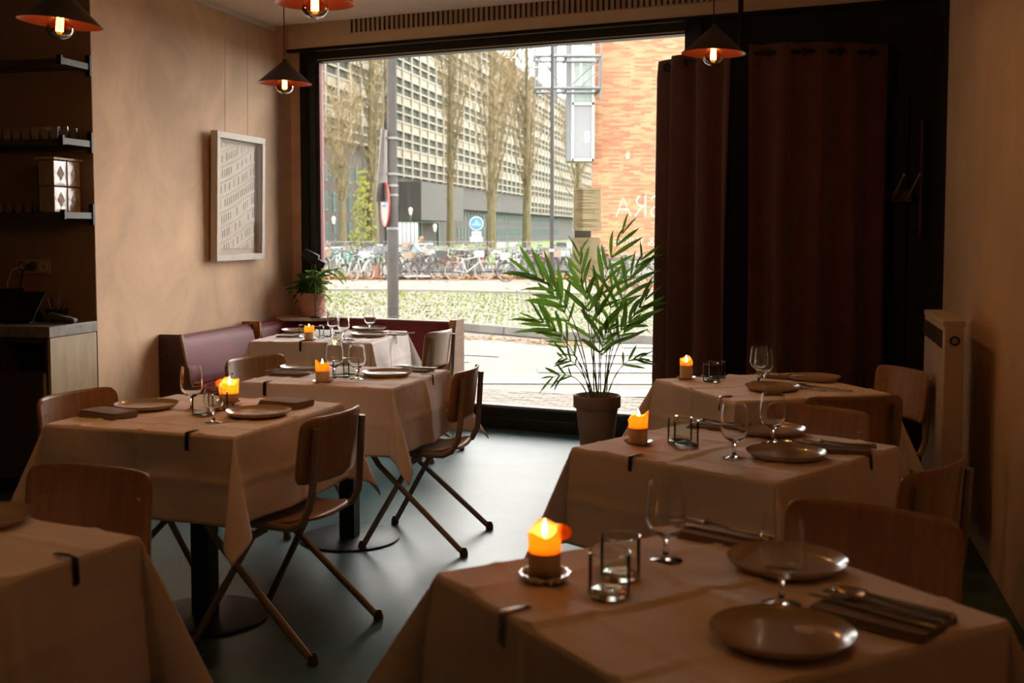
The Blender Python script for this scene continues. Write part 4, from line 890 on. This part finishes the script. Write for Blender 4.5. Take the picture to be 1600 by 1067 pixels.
# cloth clips
def clip(T,edge,fr_,lab,m=M_bsteel):
    cx,cy,ang,hx,hy=T; a=R(ang)
    ex={'S':(fr_*hx,-hy-.010,0),'N':(fr_*hx,hy+.010,180),'E':(hx+.010,fr_*hy,90),'W':(-hx-.010,fr_*hy,-90)}[edge]
    x=cx+ex[0]*math.cos(a)-ex[1]*math.sin(a); y=cy+ex[0]*math.sin(a)+ex[1]*math.cos(a)
    e=empty('cloth_clip',(x,y,TZ),a+R(ex[2]),lab,'clip','steel tablecloth clips')
    def strip(P,nm):
        n=len(P); m_=MB(); w=.007
        m_.add([(s*w,y,z) for (y,z) in P for s in (-1,1)],[(2*i,2*i+1,2*i+3,2*i+2) for i in range(n-1)]); return m_.build(nm,m,e,thick=.0018)
    strip([(.055,.0075),(.03,.0085),(.004,.0085),(-.003,.005),(-.005,-.02),(-.006,-.048)],'top_arm')
    strip([(-.006,-.048),(-.002,-.053),(.008,-.050),(.016,-.040),(.020,-.036)],'spring_hook')
clip(TA,'W',.26,'clip glinting orange on the front edge of the nearest right table',M_steel)
clip(TB_,'W',.35,'dark clip on the left front edge of the middle right table')
clip(TB_,'S',.45,'dark clip on the right front edge of the middle right table')
clip(TC,'S',.55,'dark clip on the front edge of the middle left table')
clip(TD,'S',-.66,'dark clip at the left of the second left table')
clip(TD,'E',.35,'dull clip on the right edge of the second left table')
clip(TE_,'S',-.15,'dark clip on the front edge of the banquette corner table')
clip(TE_,'E',.30,'pale clip on the daylit right edge of the banquette corner table',M_bead)
clip(TF,'W',-.70,'steel clip near the front corner of the farthest right table',M_steel)
clip(TF,'N',-.35,'small clip on the rear edge of the farthest right table')
clip(TG,'E',.5,'black clip on the lower left corner table')
# ------------------------------------------------------------------ pendant lamps
def pendant(x,y,zr,lab,tilt=(0,0),pw=6.5):
    e=empty('pendant_lamp',(x,y,CE),0,lab,'lamp','conical pendant lamps'); X=Matrix.Translation((0,0,zr-CE))@Matrix.Rotation(R(tilt[0]),4,'X')@Matrix.Rotation(R(tilt[1]),4,'Y')
    MB().lathe([(.045,0),(.045,-.018),(.01,-.03)],20).build('ceiling_rose',M_shade,e)
    MB().tube([(0,0,-.02),(0,0,zr-CE+.135)],.0028,6).build('cord',M_blk,e)
    MB(X).lathe([(.140,0),(.138,.001),(.030,.098),(.014,.112),(.010,.125),(.0001,.127)],40).build('shade',M_shade,e)
    MB(X).lathe([(.1375,-.0005),(.028,.094),(.0001,.098)],40).build('shade_lining',M_shin,e)
    MB(X).lathe([(.014,.09),(.018,.085),(.018,.048),(.013,.045)],16).build('socket',M_shade,e)
    b=MB(X).lathe([(.013,.046),(.016,.036),(.036,.018),(.0455,-.008),(.044,-.028),(.034,-.043),(.016,-.052),(.0001,-.054)],28).build('bulb',M_amber,e)
    f=MB(X)
    for k in range(8):
        a=k*PI/4; f.tube([(.010*math.cos(a),.010*math.sin(a),.03),(.011*math.cos(a),.011*math.sin(a),-.026)],.0022,5)
    f.lathe([(.0001,-.026),(.006,-.024),(.0001,-.018)],8); f.build('filament',M_fil,b)
    lt=bpy.data.lights.new('lamp_light','POINT'); lt.energy=pw; lt.color=(1,.66,.38); lt.shadow_soft_size=.02
    lo=bpy.data.objects.new('lamp_light',lt); COL.objects.link(lo); lo.parent=e; lo.location=X@Vector((0,0,-.04))
pendant(-1.549,3.889,2.165,'pendant lamp at the top left corner in front of the dark shelves',(0,5))
pendant(-1.172,5.833,2.216,'pendant lamp hanging before the left wall beside the window',(0,1))
pendant(-.680,3.92,2.24,'pendant lamp cut by the top edge near the window corner',(0,0))
pendant(.880,4.95,2.23,'pendant lamp hanging in front of the maroon curtain',(0,2))
for (x,y,lab) in [(.45,1.9,'unseen fill pendant added above the nearest right table'),(-1.3,2.1,'unseen fill pendant added above the lower left corner table')]:
    pendant(x,y,2.23,lab,(0,0),2.5)  # both out of view, added as warm fill over the front tables
# ------------------------------------------------------------------ picture
pc=empty('framed_relief',LF(1.0,.012,1.25),AL+PI/2,'pale framed white paper relief hanging on two cords on the left wall','picture'); pc.rotation_euler=(R(1.2),0,AL+PI/2)
w2,h2=.362,.90
fm=MB()
for (x0,x1,z0,z1) in [(-w2,w2,0,.045),(-w2,w2,h2-.045,h2),(-w2,-w2+.045,.045,h2-.045),(w2-.045,w2,.045,h2-.045)]: fm.box(x0,x1,-.052,0,z0,z1)
fm.build('frame',M_frame,pc,bev=.002); MB().box(-w2+.04,w2-.04,-.008,0,.04,h2-.04).build('backing',M_back,pc)
def rel(u,v):
    X=-w2+.075+(2*w2-.15-.03)*u; Z=.085+(h2-.16)*v; q=v*7+ (1-u)**1.6*1.7+.4*math.sin(u*3); fr_=abs((q%1)-.5); d=.5-fr_
    h=.006*math.exp(-(d/.06)**2)
    col=int(u*17+math.sin(int(q)*5)*2); dash=.0035 if (hash((col,int(q)))%3!=0 and .25<(q%1)<.72 and (u*17*2+math.sin(int(q)*5)*4)%2<.5) else 0
    return (X,-.014-h-dash,Z)
MB().grid(110,140,rel).build('relief_paper',M_paper,pc,ang=20)
M_pg=glassmat('picture_glass',(.99,.99,.98)); M_pg.node_tree.nodes['Fresnel'].inputs[0].default_value=1.03
MB().box(-w2+.04,w2-.04,-.047,-.045,.04,h2-.04).build('glazing',M_pg,pc,smooth=False)
MB().tube([(w2-.062,-.02,.1),(w2-.058,-.02,.5),(w2-.062,-.02,h2-.12)],.004,5).build('side_stick',M_back,pc)
for s in (-.17,.17): MB().tube([(s,-.004,h2-.02),(s*1.0,-.002,1.72)],.0016,4).build('hanging_cord',M_led,pc)
# ------------------------------------------------------------------ radiator
rd=empty('radiator',RF(2.4,.125),AR,'tall off-white panel radiator against the right wall','radiator')
MB().box(-.085,0,0,.72,.12,1.065).build('panel_body',M_rad,rd,bev=.008)
MB().box(-.088,.003,-.004,.724,1.05,1.075).build('top_cover',M_rad,rd,bev=.004)
tg=MB()
for k in range(30): tg.box(-.0895,-.084,.03+k*.0225,.042+k*.0225,.955,1.03)
tg.build('side_grille',M_brk,rd,smooth=False)
MB(Matrix.Translation((-.04,-.002,.99))@Matrix.Rotation(R(90),4,'X')).lathe([(.017,0),(.021,.002),(.021,.010),(.014,.012),(.014,.002)],20).build('valve_ring',M_bsteel,rd)
for y in (.08,.64): MB().box(-.06,-.03,y-.02,y+.02,0,.12).build('foot',M_rad,rd)
# ------------------------------------------------------------------ curtain on its curved rod
cz=2.545
rod=[Vector(p) for p in [(1.02,7.70,cz),(1.02,7.60,cz),(1.06,7.42,cz),(1.18,7.25,cz),(1.41,7.0,cz),(1.65,6.88,cz),(1.95,6.86,cz),(2.25,6.93,cz),(2.42,7.05,cz)]]
cr_=empty('curtain_rod',(1.41,7.0,cz),0,'dark curved curtain rod hung on a drop pipe beside the window','curtain rod'); o=Vector((1.41,7.0,cz))
MB().tube([p-o for p in rod],.012,8).build('rod',M_bsteel,cr_); MB().tube([(0,0,0),(0,0,3.3-cz)],.016,10).build('drop_pipe',M_bsteel,cr_)
def along(P,t):
    L=[(P[i+1]-P[i]).length for i in range(len(P)-1)]; d=t*sum(L)
    for i,l in enumerate(L):
        if d<=l or i==len(L)-1: return P[i].lerp(P[i+1],d/l),(P[i+1]-P[i]).normalized()
        d-=l
def curtain(t0,t1,nf,amp,lab,ph=0,flare=.0):
    b=along(rod,(t0+t1)/2)[0]; n=nf*10
    def fn(u,v):
        p,d=along(rod,t0+(t1-t0)*u); nn=Vector((d.y,-d.x,0)); f=v*(1.5*(1-v)+v)/1.0
        k=amp*(.55+.45*(1-v))*(math.sin(u*nf*2*PI+ph)+.25*math.sin(u*nf*4.3*PI+1))*(1 if v<.96 else .8)
        q=p+nn*k+d*(.012*math.sin(v*4+u*9)); z=.035+(cz+.055-.035)*v; sp=(u-.5)*flare*(1-v)
        q=q+d*sp; return (q.x-b.x,q.y-b.y,z)
    e=empty('curtain',(b.x,b.y,0),0,lab,'curtain','maroon entrance curtains')
    MB().grid(n,24,fn).build('fabric',M_curt,e,thick=.004,ang=80)
    g=MB(); k=0
    for i in range(nf):
        p,d=along(rod,t0+(t1-t0)*(i+.5)/nf); p=p-b; MB(Matrix.Translation((p.x,p.y,cz))@Matrix.Rotation(math.atan2(d.y,d.x),4,'Z')@Matrix.Rotation(R(90),4,'Y')).lathe([(.020,-.003),(.028,-.003),(.028,.003),(.020,.003)],14).build('grommet',M_bsteel,e)
curtain(.02,.40,3,.06,'maroon curtain directly beside the window glass, its left edge lit',.6,-.05)
curtain(.47,.92,4,.05,'wide maroon curtain hanging in the dark right of the pendant lamp',2.1)
# ------------------------------------------------------------------ dark corner: coat hooks, pipe, slatted rack
ck=empty('coat_rack',W(4.56,.02,1.70),AW,'dark wall coat rack with curved double hooks in the dark corner','coat rack')
MB().box(-.30,.17,-.022,0,-.06,.02).build('back_board',M_dply,ck,bev=.004)
for i,x in enumerate((-.24,-.08,.06,.15)):
    s=-1 if i<2 else 1; h_=MB().tube([(x,-.02,-.01),(x,-.07,-.04),(x+s*.03,-.11,.02),(x+s*.07,-.13,.10)],.0075,6).build('hook',M_tube,ck)
    MB().tube([(x,-.02,-.02),(x,-.05,-.06),(x+s*.02,-.075,-.05)],.006,6).build('lower_hook',M_tube,h_); MB().lathe([(.0001,-.011),(.011,0),(.0001,.011)],8,X=Matrix.Translation((x+s*.072,-.132,.105))).build('hook_tip',M_led,h_)
pp_=empty('wall_pipe',W(4.79,.10,1.42),0,'pale vertical pipe in the dark corner beside the right wall','pipe'); MB().tube([(0,0,0),(0,0,.72)],.016,10).build('pipe',M_cab,pp_); MB().box(-.02,.02,-.0,.10,.6,.63).box(-.02,.02,-.0,.10,.05,.08).build('pipe_clip',M_cab,pp_)
sr=empty('slatted_rack',W(4.38,.12,0),AW,'dark rack with brown horizontal slats standing beyond the farthest right table','rack')
for s in (-.12,.12): MB().box(s-.015,s+.015,-.12,.04,0,.95).build('side_post',M_dark,sr,bev=.003)
for k in range(9): MB(Matrix.Translation((0,-.05,.12+k*.095))@Matrix.Rotation(R(28),4,'X')).box(-.115,.115,-.05,.05,-.006,.006).build('slat',M_cab,sr,bev=.002)
# ------------------------------------------------------------------ window stickers and papers
def glasspt(s,z,d=0.0): return W(s,-.014+d,z)
M_faint=translu('faint_print',(.5,.45,.35),(.66,.59,.45),.75)
def sheet(s0,s1,z0,z1,lab,seed):
    e=empty('window_notice',W((s0+s1)/2,-.010,z0),AW,lab,'notice'); w=(s1-s0)/2; h=z1-z0; rn=random.Random(seed)
    MB().box(-w,w,-.0016,-.0004,0,h).build('paper',M_sheet,e,smooth=False); MB().box(-w-.006,w+.012,-.0004,.0006,-.004,h+.006).build('clear_sleeve',M_tape,e,smooth=False)
    m=MB(); z=h*.93
    while z>h*.06:
        if rn.random()<.8:
            x0=-w*rn.uniform(.5,.85); x1=w*rn.uniform(.3,.85); m.box(x0,x1,-.0020,-.0016,z,z+.0045)
        z-=h*rn.choice([.032,.032,.05,.08])
    m.build('print_lines',M_faint,e,smooth=False)
sheet(2.434,2.636,1.462,1.765,'upper beige paper notice taped to the window glass',1)
sheet(2.425,2.630,1.13,1.412,'lower beige paper notice on the glass behind the palm',2)
M_print=translu('grey_print',(.3,.28,.24),(.40,.37,.31),.7)
qd=empty('dark_sticker',W(2.505,-.010,1.413),AW,'small dark barcode-like sticker between the two paper notices','sticker'); MB().box(-.062,.062,-.0016,-.0004,0,.046).build('sticker',M_print,qd,smooth=False)
for k in range(9): MB().box(-.056+k*.0125,-.056+k*.0125+.004,-.0022,-.0016,.003,.043).build('bar',M_blk,qd,smooth=False)
def lettering(txt,s_left,z,size,lab,name='window_lettering',ext=.0006):
    # reads from the street, so it appears mirrored from inside; s_left = the end of the text
    cu=bpy.data.curves.new(name,'FONT'); cu.body=txt; cu.size=size; cu.align_x='RIGHT'; cu.extrude=ext
    o=bpy.data.objects.new(name,cu); COL.objects.link(o); p=W(s_left,-.012,z); o.location=p
    cu.materials.append(M_letter); bpy.context.view_layer.update(); me=bpy.data.meshes.new_from_object(o.evaluated_get(bpy.context.evaluated_depsgraph_get())); bpy.data.objects.remove(o)
    o=bpy.data.objects.new(name,me); COL.objects.link(o); o.location=p; o.rotation_euler=(R(90),0,AW+PI); tag(o,lab,'lettering','white lettering on the window glass'); return o
# straight strokes for the large sign
bg_=empty('window_sign',W(2.754,-.012,1.562),AW,'large white mirrored letters A R S on the window glass beside the curtain','lettering')
def stroke(P,nm): MB().tube([(x,0,z) for x,z in P],.0065,4).build(nm,M_letter,bg_).scale=(1,.15,1)
stroke([(0,0),(.054,.128),(.108,0)],'letter_a'); stroke([(.027,.050),(.083,.050)],'letter_a_bar')
stroke([(.215,0),(.215,.145),(.165,.138),(.148,.105),(.165,.078),(.215,.070)],'letter_r'); stroke([(.190,.072),(.138,0)],'letter_r_leg')
stroke([(.255,.116),(.268,.132),(.295,.142),(.325,.138),(.345,.118),(.335,.090),(.280,.062),(.256,.040),(.258,.014),(.280,-.002),(.315,-.004),(.355,.012)],'letter_s')
for txt,s,z,sz,lab in [('COFFEE & WINE',2.735,1.355,.088,'second line of white mirrored lettering on the glass, larger capitals'),('IF THE DOOR IS',2.842,1.278,.047,'third line of white mirrored lettering on the glass'),('CLOSED, PLEASE',2.842,1.215,.047,'fourth line of white mirrored lettering on the glass'),
   ('USE THE SIDE',2.80,1.152,.047,'fifth line of white mirrored lettering, over the rail outside'),('DOOR AROUND',2.78,1.09,.047,'sixth line of white mirrored lettering, across the black bicycle'),('CORNER, TO BOOK',2.74,1.03,.047,'seventh line of white mirrored lettering'),('CALL US HERE',2.83,.97,.047,'lowest line of white mirrored lettering on the glass')]:
    lettering(txt,s,z,sz,lab)
# ------------------------------------------------------------------ potted palm
px_,py_=.552,7.22
pot=empty('potted_palm',(px_,py_,0),0,'tall green palm in a terracotta pot in front of the window','plant')
MB().lathe([(.0001,0),(.098,0),(.102,.006),(.136,.315),(.150,.318),(.154,.325),(.154,.392),(.149,.398),(.140,.396),(.137,.35),(.0001,.345)],44).build('pot',M_terra2,pot)
MB().lathe([(.137,.350),(.0001,.362)],24).build('soil',M_soil,pot)
random.seed(17)
def blade(L,w,droop,n=7):
    return lambda u,v:((v-.5)*w*math.sin(PI*min(1,.07+u*.93))**.75*1.0, L*u, -droop*u*u*L+abs(v-.5)*w*.35)
blm=[MB().grid(7,3,blade(1,.105,d)).mesh('leaflet',m,True,80) for d in (.15,.55) for m in (M_palm,M_palmy)]
def frond(base,tip,mid,nl,L,stemL,ym,wide=.8,ax=None):
    nl=max(4,int(nl*.8))
    B=Vector(base);M_=Vector(mid);T=Vector(tip); P=[]
    for k in range(15): q=k/14; P.append(B*(1-q)**2+M_*2*q*(1-q)+T*q*q)
    f=MB().tube(P,[.0048-.0036*(k/14) for k in range(15)],6).build('frond',M_stem,pot)
    for k in range(nl):
        q=stemL+(1-stemL)*(k/(nl-1)); i=min(13,int(q*14)); p=P[i].lerp(P[i+1],q*14-i); t=(P[i+1]-P[i]).normalized()
        for s in (-1,1):
            side_=t.cross(Vector((0,-1,.15))).normalized()*s
            ang=R(38-20*(k/(nl-1))+random.uniform(-9,12)); d=(t*math.cos(ang)+side_*math.sin(ang)+Vector((0,random.uniform(-.5,.35),random.uniform(-.1,.15)))).normalized()
            l=L*1.38*(.62+.38*math.sin(PI*(.15+.8*k/(nl-1))))*random.uniform(.75,1.15)
            z_=t.cross(d)*(s); z_=z_ if z_.length>.1 else Vector((0,-1,0)); x_=d.cross(z_).normalized(); z_=x_.cross(d).normalized()
            if z_.z<0: z_=-z_; x_=-x_
            Mx=Matrix((x_,d,z_)).transposed().to_4x4(); Mx.translation=p
            o=bpy.data.objects.new('leaflet',blm[(0 if random.random()<.6 else 2)+ym]); COL.objects.link(o); o.parent=f; o.matrix_local=Mx@Matrix.Diagonal((l*wide*1.5,l,l,1))
# (tip px, py) are surveyed on the plane of the pot, converted to metres
def pt(px,py,dy=0): 
    Y=py_+dy; return ((px-800)/FPX*Y*1.0-px_, dy, H-(py-363)/FPX*Y)
FR=[((930,605),(918,470),(972,366),9,.165,.50,0,.0),((925,605),(905,450),(828,428),9,.20,.55,0,-.15),((935,605),(915,470),(905,400),8,.17,.55,0,.15),((945,605),(955,480),(1002,405),8,.17,.55,0,.1),
    ((925,606),(900,520),(838,500),8,.16,.55,0,-.1),((940,605),(965,520),(1008,470),8,.17,.5,0,-.1),((935,605),(925,500),(915,455),7,.20,.45,1,-.1),((945,605),(950,500),(960,440),8,.17,.5,0,.2),
    ((930,606),(915,560),(862,520),6,.12,.6,0,.1),((948,606),(965,560),(1000,560),6,.12,.6,0,-.1),((930,606),(905,560),(880,560),6,.11,.6,0,-.2),((948,606),(950,520),(985,505),7,.14,.55,0,.15),
    ((922,606),(905,575),(865,590),4,.12,.6,0,-.2),((940,606),(935,540),(950,515),7,.14,.5,0,-.15),((935,605),(940,520),(935,470),6,.19,.4,1,-.2),((930,605),(890,480),(860,455),8,.17,.55,0,.2)]
for b,m,t,nl,L,sl_,ym,dy in FR:
    bb_=pt(*b); mm_=pt(*m,dy*.5); tt_=pt(*t,dy); frond((bb_[0],random.uniform(-.03,.03),.36),tt_,mm_,nl,L,sl_,ym)
# ------------------------------------------------------------------ leafy plant and reading lamp on the ledge
lp_=W(.27,.15,.79); 
pl=empty('potted_plant',lp_,0,'bushy broad-leaved plant in a terracotta pot on the bench ledge','plant')
MB().lathe([(.0001,.006),(.070,.006),(.098,.010),(.100,.022),(.094,.022),(.088,.014),(.0001,.014)],30).build('saucer',M_terra,pl)
MB().lathe([(.0001,.015),(.078,.015),(.082,.02),(.103,.155),(.113,.157),(.115,.185),(.109,.188),(.104,.16),(.0001,.16)],36).build('pot',M_terra,pl)
MB().lathe([(.103,.165),(.0001,.172)],20).build('soil',M_soil,pl)
random.seed(9)
lfm=[MB().grid(8,5,lambda u,v:((v-.5)*.42*math.sin(PI*(.04+.96*u)**.85)**.8,u,-.45*u*u+abs(v-.5)*.16)).mesh('leaf',M_leaf,True,80),MB().grid(8,5,lambda u,v:((v-.5)*.36*math.sin(PI*(.04+.96*u)**.85)**.8,u,-.12*u*u+abs(v-.5)*.14)).mesh('leaf',M_palm,True,80)]
def leafat(par,p,d,l):
    d=d.normalized(); x_=d.cross(Vector((0,0,1))); x_=x_.normalized() if x_.length>.05 else Vector((1,0,0)); z_=x_.cross(d)
    Mx=Matrix((x_,d,z_)).transposed().to_4x4(); Mx.translation=p
    o=bpy.data.objects.new('leaf',random.choice(lfm)); COL.objects.link(o); o.parent=par; o.matrix_local=Mx@Matrix.Scale(l,4)
for k in range(15):
    a=k*2.4; rr=random.uniform(.02,.085); h_=random.uniform(.22,.37); P=[Vector((.02*math.cos(a),.02*math.sin(a),.165)),Vector((rr*.5*math.cos(a),rr*.5*math.sin(a),h_*.75)),Vector((rr*math.cos(a),rr*math.sin(a),h_))]
    if k==3: P=[Vector((.02,0,.165)),Vector((.08,-.03,.33)),Vector((.26,-.06,.385))]
    if k==7: P=[Vector((.02,0,.165)),Vector((.08,-.08,.3)),Vector((.15,-.1,.36))]
    st_=MB().tube(P,[.004,.003,.002],5).build('stem',M_stem,pl)
    for j in range(6):
        q=.45+.55*j/5; p=P[1].lerp(P[2],(q-.45)/.55) ; b=a+j*2.1
        leafat(st_,p,Vector((math.cos(b),math.sin(b)*.8,random.uniform(-.35,.6))),random.uniform(.10,.165))
ll=W(.40,.275,.79)
rl2=empty('reading_lamp',(ll.x,ll.y,.79),0,'slim black lamp with a tubular head beside the plant on the ledge','lamp')
MB().lathe([(.0001,0),(.042,0),(.042,.008),(.006,.014)],24).build('foot',M_bsteel,rl2); MB().tube([(0,0,.008),(0,0,.45)],.0045,8).build('pole',M_bsteel,rl2)
HD=Matrix.Translation((-.0,-.01,.455))@Matrix.Rotation(R(90+27),4,'Y')
MB(HD).lathe([(.0001,-.095),(.040,-.093),(.043,-.088),(.043,.02),(.038,.026),(.0001,.027)],24).build('head',M_bsteel,rl2); MB(HD@Matrix.Translation((.012,0,0))).lathe([(.026,.02),(.027,.085),(.024,.09),(.0001,.09)],20).build('rear_tube',M_bsteel,rl2)
MB(HD).lathe([(.041,-.096),(.041,-.093),(.0001,-.094)],24).build('lens_ring',M_brk,rl2)
MB().tube([(.0,0,.05),(.05,-.03,.075),(.08,-.04,.05),(.12,-.02,.02),(.2,.03,.006)],.002,5).build('cable',M_blk,rl2)
# ------------------------------------------------------------------ far left: shelves, counter, things on them
FN=frame(N0,AL)     # x>0 would enter the room; -x along the shade-darkened wall; -y toward the camera
def NF(x,y,z=0): return FN@Vector((-x,-y,z))
for i,z in enumerate((2.41,1.972,1.562)):
    lab=('empty top wall shelf','middle wall shelf carrying a row of small glasses','lowest wall shelf carrying glass blocks and tumblers')[i]
    e=empty('wall_shelf',NF(.0,0,z),AL,lab+' on the shade-darkened wall at the left','shelf')
    MB().box(-1.6,-.02,-.265,-.002,-.032,-.004).build('board',M_shelf,e,bev=.003)
    br=MB().box(-.018,.0,-.275,-.0,-.036,.002).build('side_bar',M_brk,e,bev=.002)
    MB().box(-.024,.006,-.02,0,-.07,.05).build('wall_plate',M_bsteel,br,bev=.002); MB().box(-.024,.006,-.282,-.262,-.04,.014).build('end_cap',M_bsteel,br,bev=.002)
def small_glass(x,y,z,h,lab,gl):
    return place(gl,*NF(x,y)[:2],lab,z=z,scale=(1,1,h))
sg=empty('shelf_glass',(0,0,0),0,'x','glass','small glasses on the shelves'); MB().lathe([(.0001,0),(.022,0),(.0265,.003),(.028,.075),(.0272,.075),(.0255,.006),(.0001,.005)],18).build('glass_wall',M_glass,sg,ang=60)
for i in range(12):
    for j in range(2): small_glass(.085+i*.062,.06+j*.085,1.9695,1.0,('front' if j else 'rear')+' row small clear glass on the middle wall shelf',sg)
for i in range(8):
    for j in range(2): small_glass(.33+i*.064,.06+j*.085,1.5595,.85,('front' if j else 'rear')+' row low clear glass on the lowest wall shelf',sg)
def gblock(y,z,lab):
    e=empty('glass_block',NF(.13,y,z),AL,lab,'glass block','patterned glass blocks'); w=.074
    MB().box(-.05,.05,-.058,.058,0,.145).build('block_body',mat('block_glass_'+str(len(MATS)),(.34,.24,.17),.15,var=.25,vs=14,spec=.8),e,bev=.006)
    MB(Matrix.Translation((.0505,0,.0725))).add([(0,-.055,-.068),(0,.055,-.068),(0,.055,.068),(0,-.055,.068),(.009,0,0),(.002,0,-.045),(.002,.034,0),(.002,0,.045),(.002,-.034,0)],[(0,1,5),(1,6,5),(1,2,6),(2,7,6),(2,3,7),(3,8,7),(3,0,8),(0,5,8),(5,6,4),(6,7,4),(7,8,4),(8,5,4)]).build('diamond_facet',M_dia,e,smooth=False)
M_dia=mat('frosted_facet',(.55,.46,.36),.12,var=.35,vs=18,spec=.9,bump=.3,bs=25)
gblock(.07,1.561,'lower glass block nearest the wall corner'); gblock(.192,1.561,'lower glass block at the front of the shelf')
gblock(.07,1.708,'upper glass block nearest the wall corner'); gblock(.192,1.708,'upper glass block at the front of the shelf')
bd=tag(MB().box(-.065,.062,-.13,.135,0,.014).build('block_lid',M_lam,None,NF(.13,.131,1.8545),AL,bev=.002),'flat pale board lying on top of the glass blocks','board')
# counter
ct=empty('counter',NF(.0,0,0),AL,'brown counter cabinet with pale wood side and grey stone top at the left','counter')
MB().box(-1.5,.0,-.42,-.005,.06,.865).build('carcass_core',M_dark,ct) if False else None
MB().box(-1.5,-.018,-.41,-.005,.08,.69).build('carcass',M_cab,ct,smooth=False); MB().box(-1.5,-.0,-.39,-.005,0,.08).build('plinth',M_dark,ct,smooth=False)
MB().box(-.018,.0,-.425,-.005,.0,.875).build('pale_side_panel',M_lam,ct,bev=.002)
MB().box(-1.5,-.018,-.02,-.005,.69,.875).build('cubby_back',M_dark,ct,smooth=False); MB().box(-1.5,-.018,-.42,-.005,.845,.875).build('cubby_top',M_cab,ct,smooth=False)
for x in (-.03,-.31,-.60,-.9): MB().box(x-.01,x+.008,-.42,-.02,.69,.845).build('cubby_divider',M_cab,ct,smooth=False)
for k in range(3): dr=MB().box(-.03-.46*(k+1)+.004,-.03-.46*k-.004,-.43,-.411,.09,.68).build('door',M_cab,ct,bev=.003)
MB().box(-.045,-.032,-.433,-.42,.5,.68).build('pale_door_edge',M_lam,ct)
MB().box(-1.5,.006,-.44,-.002,.876,.938).build('stone_top',M_marble,ct,bev=.004)
CT=.94
bx=empty('cubby_basket',NF(.17,.20,.692),AL,'dark shallow basket in the right cubby of the counter','basket'); MB().box(-.11,.11,-.12,.12,0,.006).box(-.11,.11,-.12,-.112,0,.07).box(-.11,.11,.112,.12,0,.07).box(-.11,-.102,-.12,.12,0,.07).box(.102,.11,-.12,.12,0,.07).build('basket_box',M_bsteel,bx); MB().box(-.115,.115,-.125,.125,.07,.078).build('basket_rim',M_cab,bx)
tb=empty('tablet_terminal',NF(.33,.24,CT),AL,'black tablet screen tilted on its stand on the counter','tablet')
TX=Matrix.Translation((0,-.06,.012))@Matrix.Rotation(R(-38),4,'X')
MB(TX).box(-.16,.13,-.008,.0,0,.20).build('screen_body',M_bsteel,tb,bev=.003); MB(TX).box(-.15,.12,-.0095,-.008,.01,.19).build('screen',mat('dark_screen',(.008,.008,.01),.15,var=.05),tb)
MB().add([(-.08,-.02,0),(.08,-.02,0),(.08,.12,0),(-.08,.12,0),(-.05,.06,.12),(.05,.06,.12)],[(3,2,1,0),(0,1,5,4),(1,2,5),(2,3,4,5),(3,0,4)]).build('stand',M_bsteel,tb,smooth=False)
cd=empty('card_terminal',NF(.095,.20,CT),AL+R(18),'grey card payment terminal lying near the counter corner','card reader')
MB(Matrix.Rotation(R(14),4,'Y')@Matrix.Translation((0,0,.012))).box(-.08,.08,-.035,.035,0,.03).build('terminal_body',M_brk,cd,bev=.008); MB(Matrix.Rotation(R(14),4,'Y')@Matrix.Translation((0,0,.042))).box(.01,.07,-.027,.027,0,.002).build('terminal_screen',M_rail,cd)
MB(Matrix.Rotation(R(14),4,'Y')@Matrix.Translation((0,0,.042))).box(-.07,.0,-.027,.027,0,.003).build('keypad',M_blk,cd)
bw_=empty('utensil_bowl',NF(.19,.10,CT),0,'small dark bowl holding odds and ends behind the card terminal','bowl')
MB().lathe([(.0001,0),(.035,0),(.062,.05),(.066,.07),(.062,.07),(.056,.045),(.0001,.008)],24).build('bowl',M_bsteel,bw_)
for k in range(7): a=k*.9; MB().tube([(.02*math.cos(a),.02*math.sin(a),.03),(.05*math.cos(a),.05*math.sin(a),.10+.01*k%3)],.004,5).build('stick',M_brk if k%2 else M_tube,bw_)
sp_=empty('dark_box',NF(.50,.12,CT),AL,'upright black box at the left edge of the counter','box'); MB().box(-.07,.07,-.05,.05,0,.17).build('box_body',M_blk,sp_,bev=.004); MB().box(-.072,.072,-.052,.052,.17,.185).build('box_lid',M_bsteel,sp_,bev=.002)
so=empty('power_socket',NF(.41,.002,1.25),AL,'cream wall socket panel with two plugs above the counter','socket')
MB().box(-.115,.115,-.010,0,-.043,.043).build('socket_plate',mat('socket_cream',(.40,.27,.16),.5,var=.03),so,bev=.003)
for k in range(3):
    MB(Matrix.Translation((-.073+k*.073,-.0105,0))@SX).lathe([(.029,-.001),(.029,.001),(.022,.0015),(.020,-.004),(.0001,-.004)],20).build('socket_ring',M_cab if k<2 else M_led,so)
MB(Matrix.Translation((-.0,-.012,0))@SX).lathe([(.018,0),(.018,.03),(.010,.036),(.0001,.036)],16).build('black_plug',M_blk,so)
MB().tube([(0,-.045,0),(-.03,-.055,-.02),(-.055,-.05,-.10),(-.06,-.03,-.20)],.004,6).build('black_cable',M_blk,so)
MB().tube([(-.075,-.02,.0),(-.11,-.05,-.02),(-.145,-.05,-.10),(-.13,-.06,-.22)],.003,6).build('pale_cable',M_led,so)
# remaining prototypes that were never placed are removed
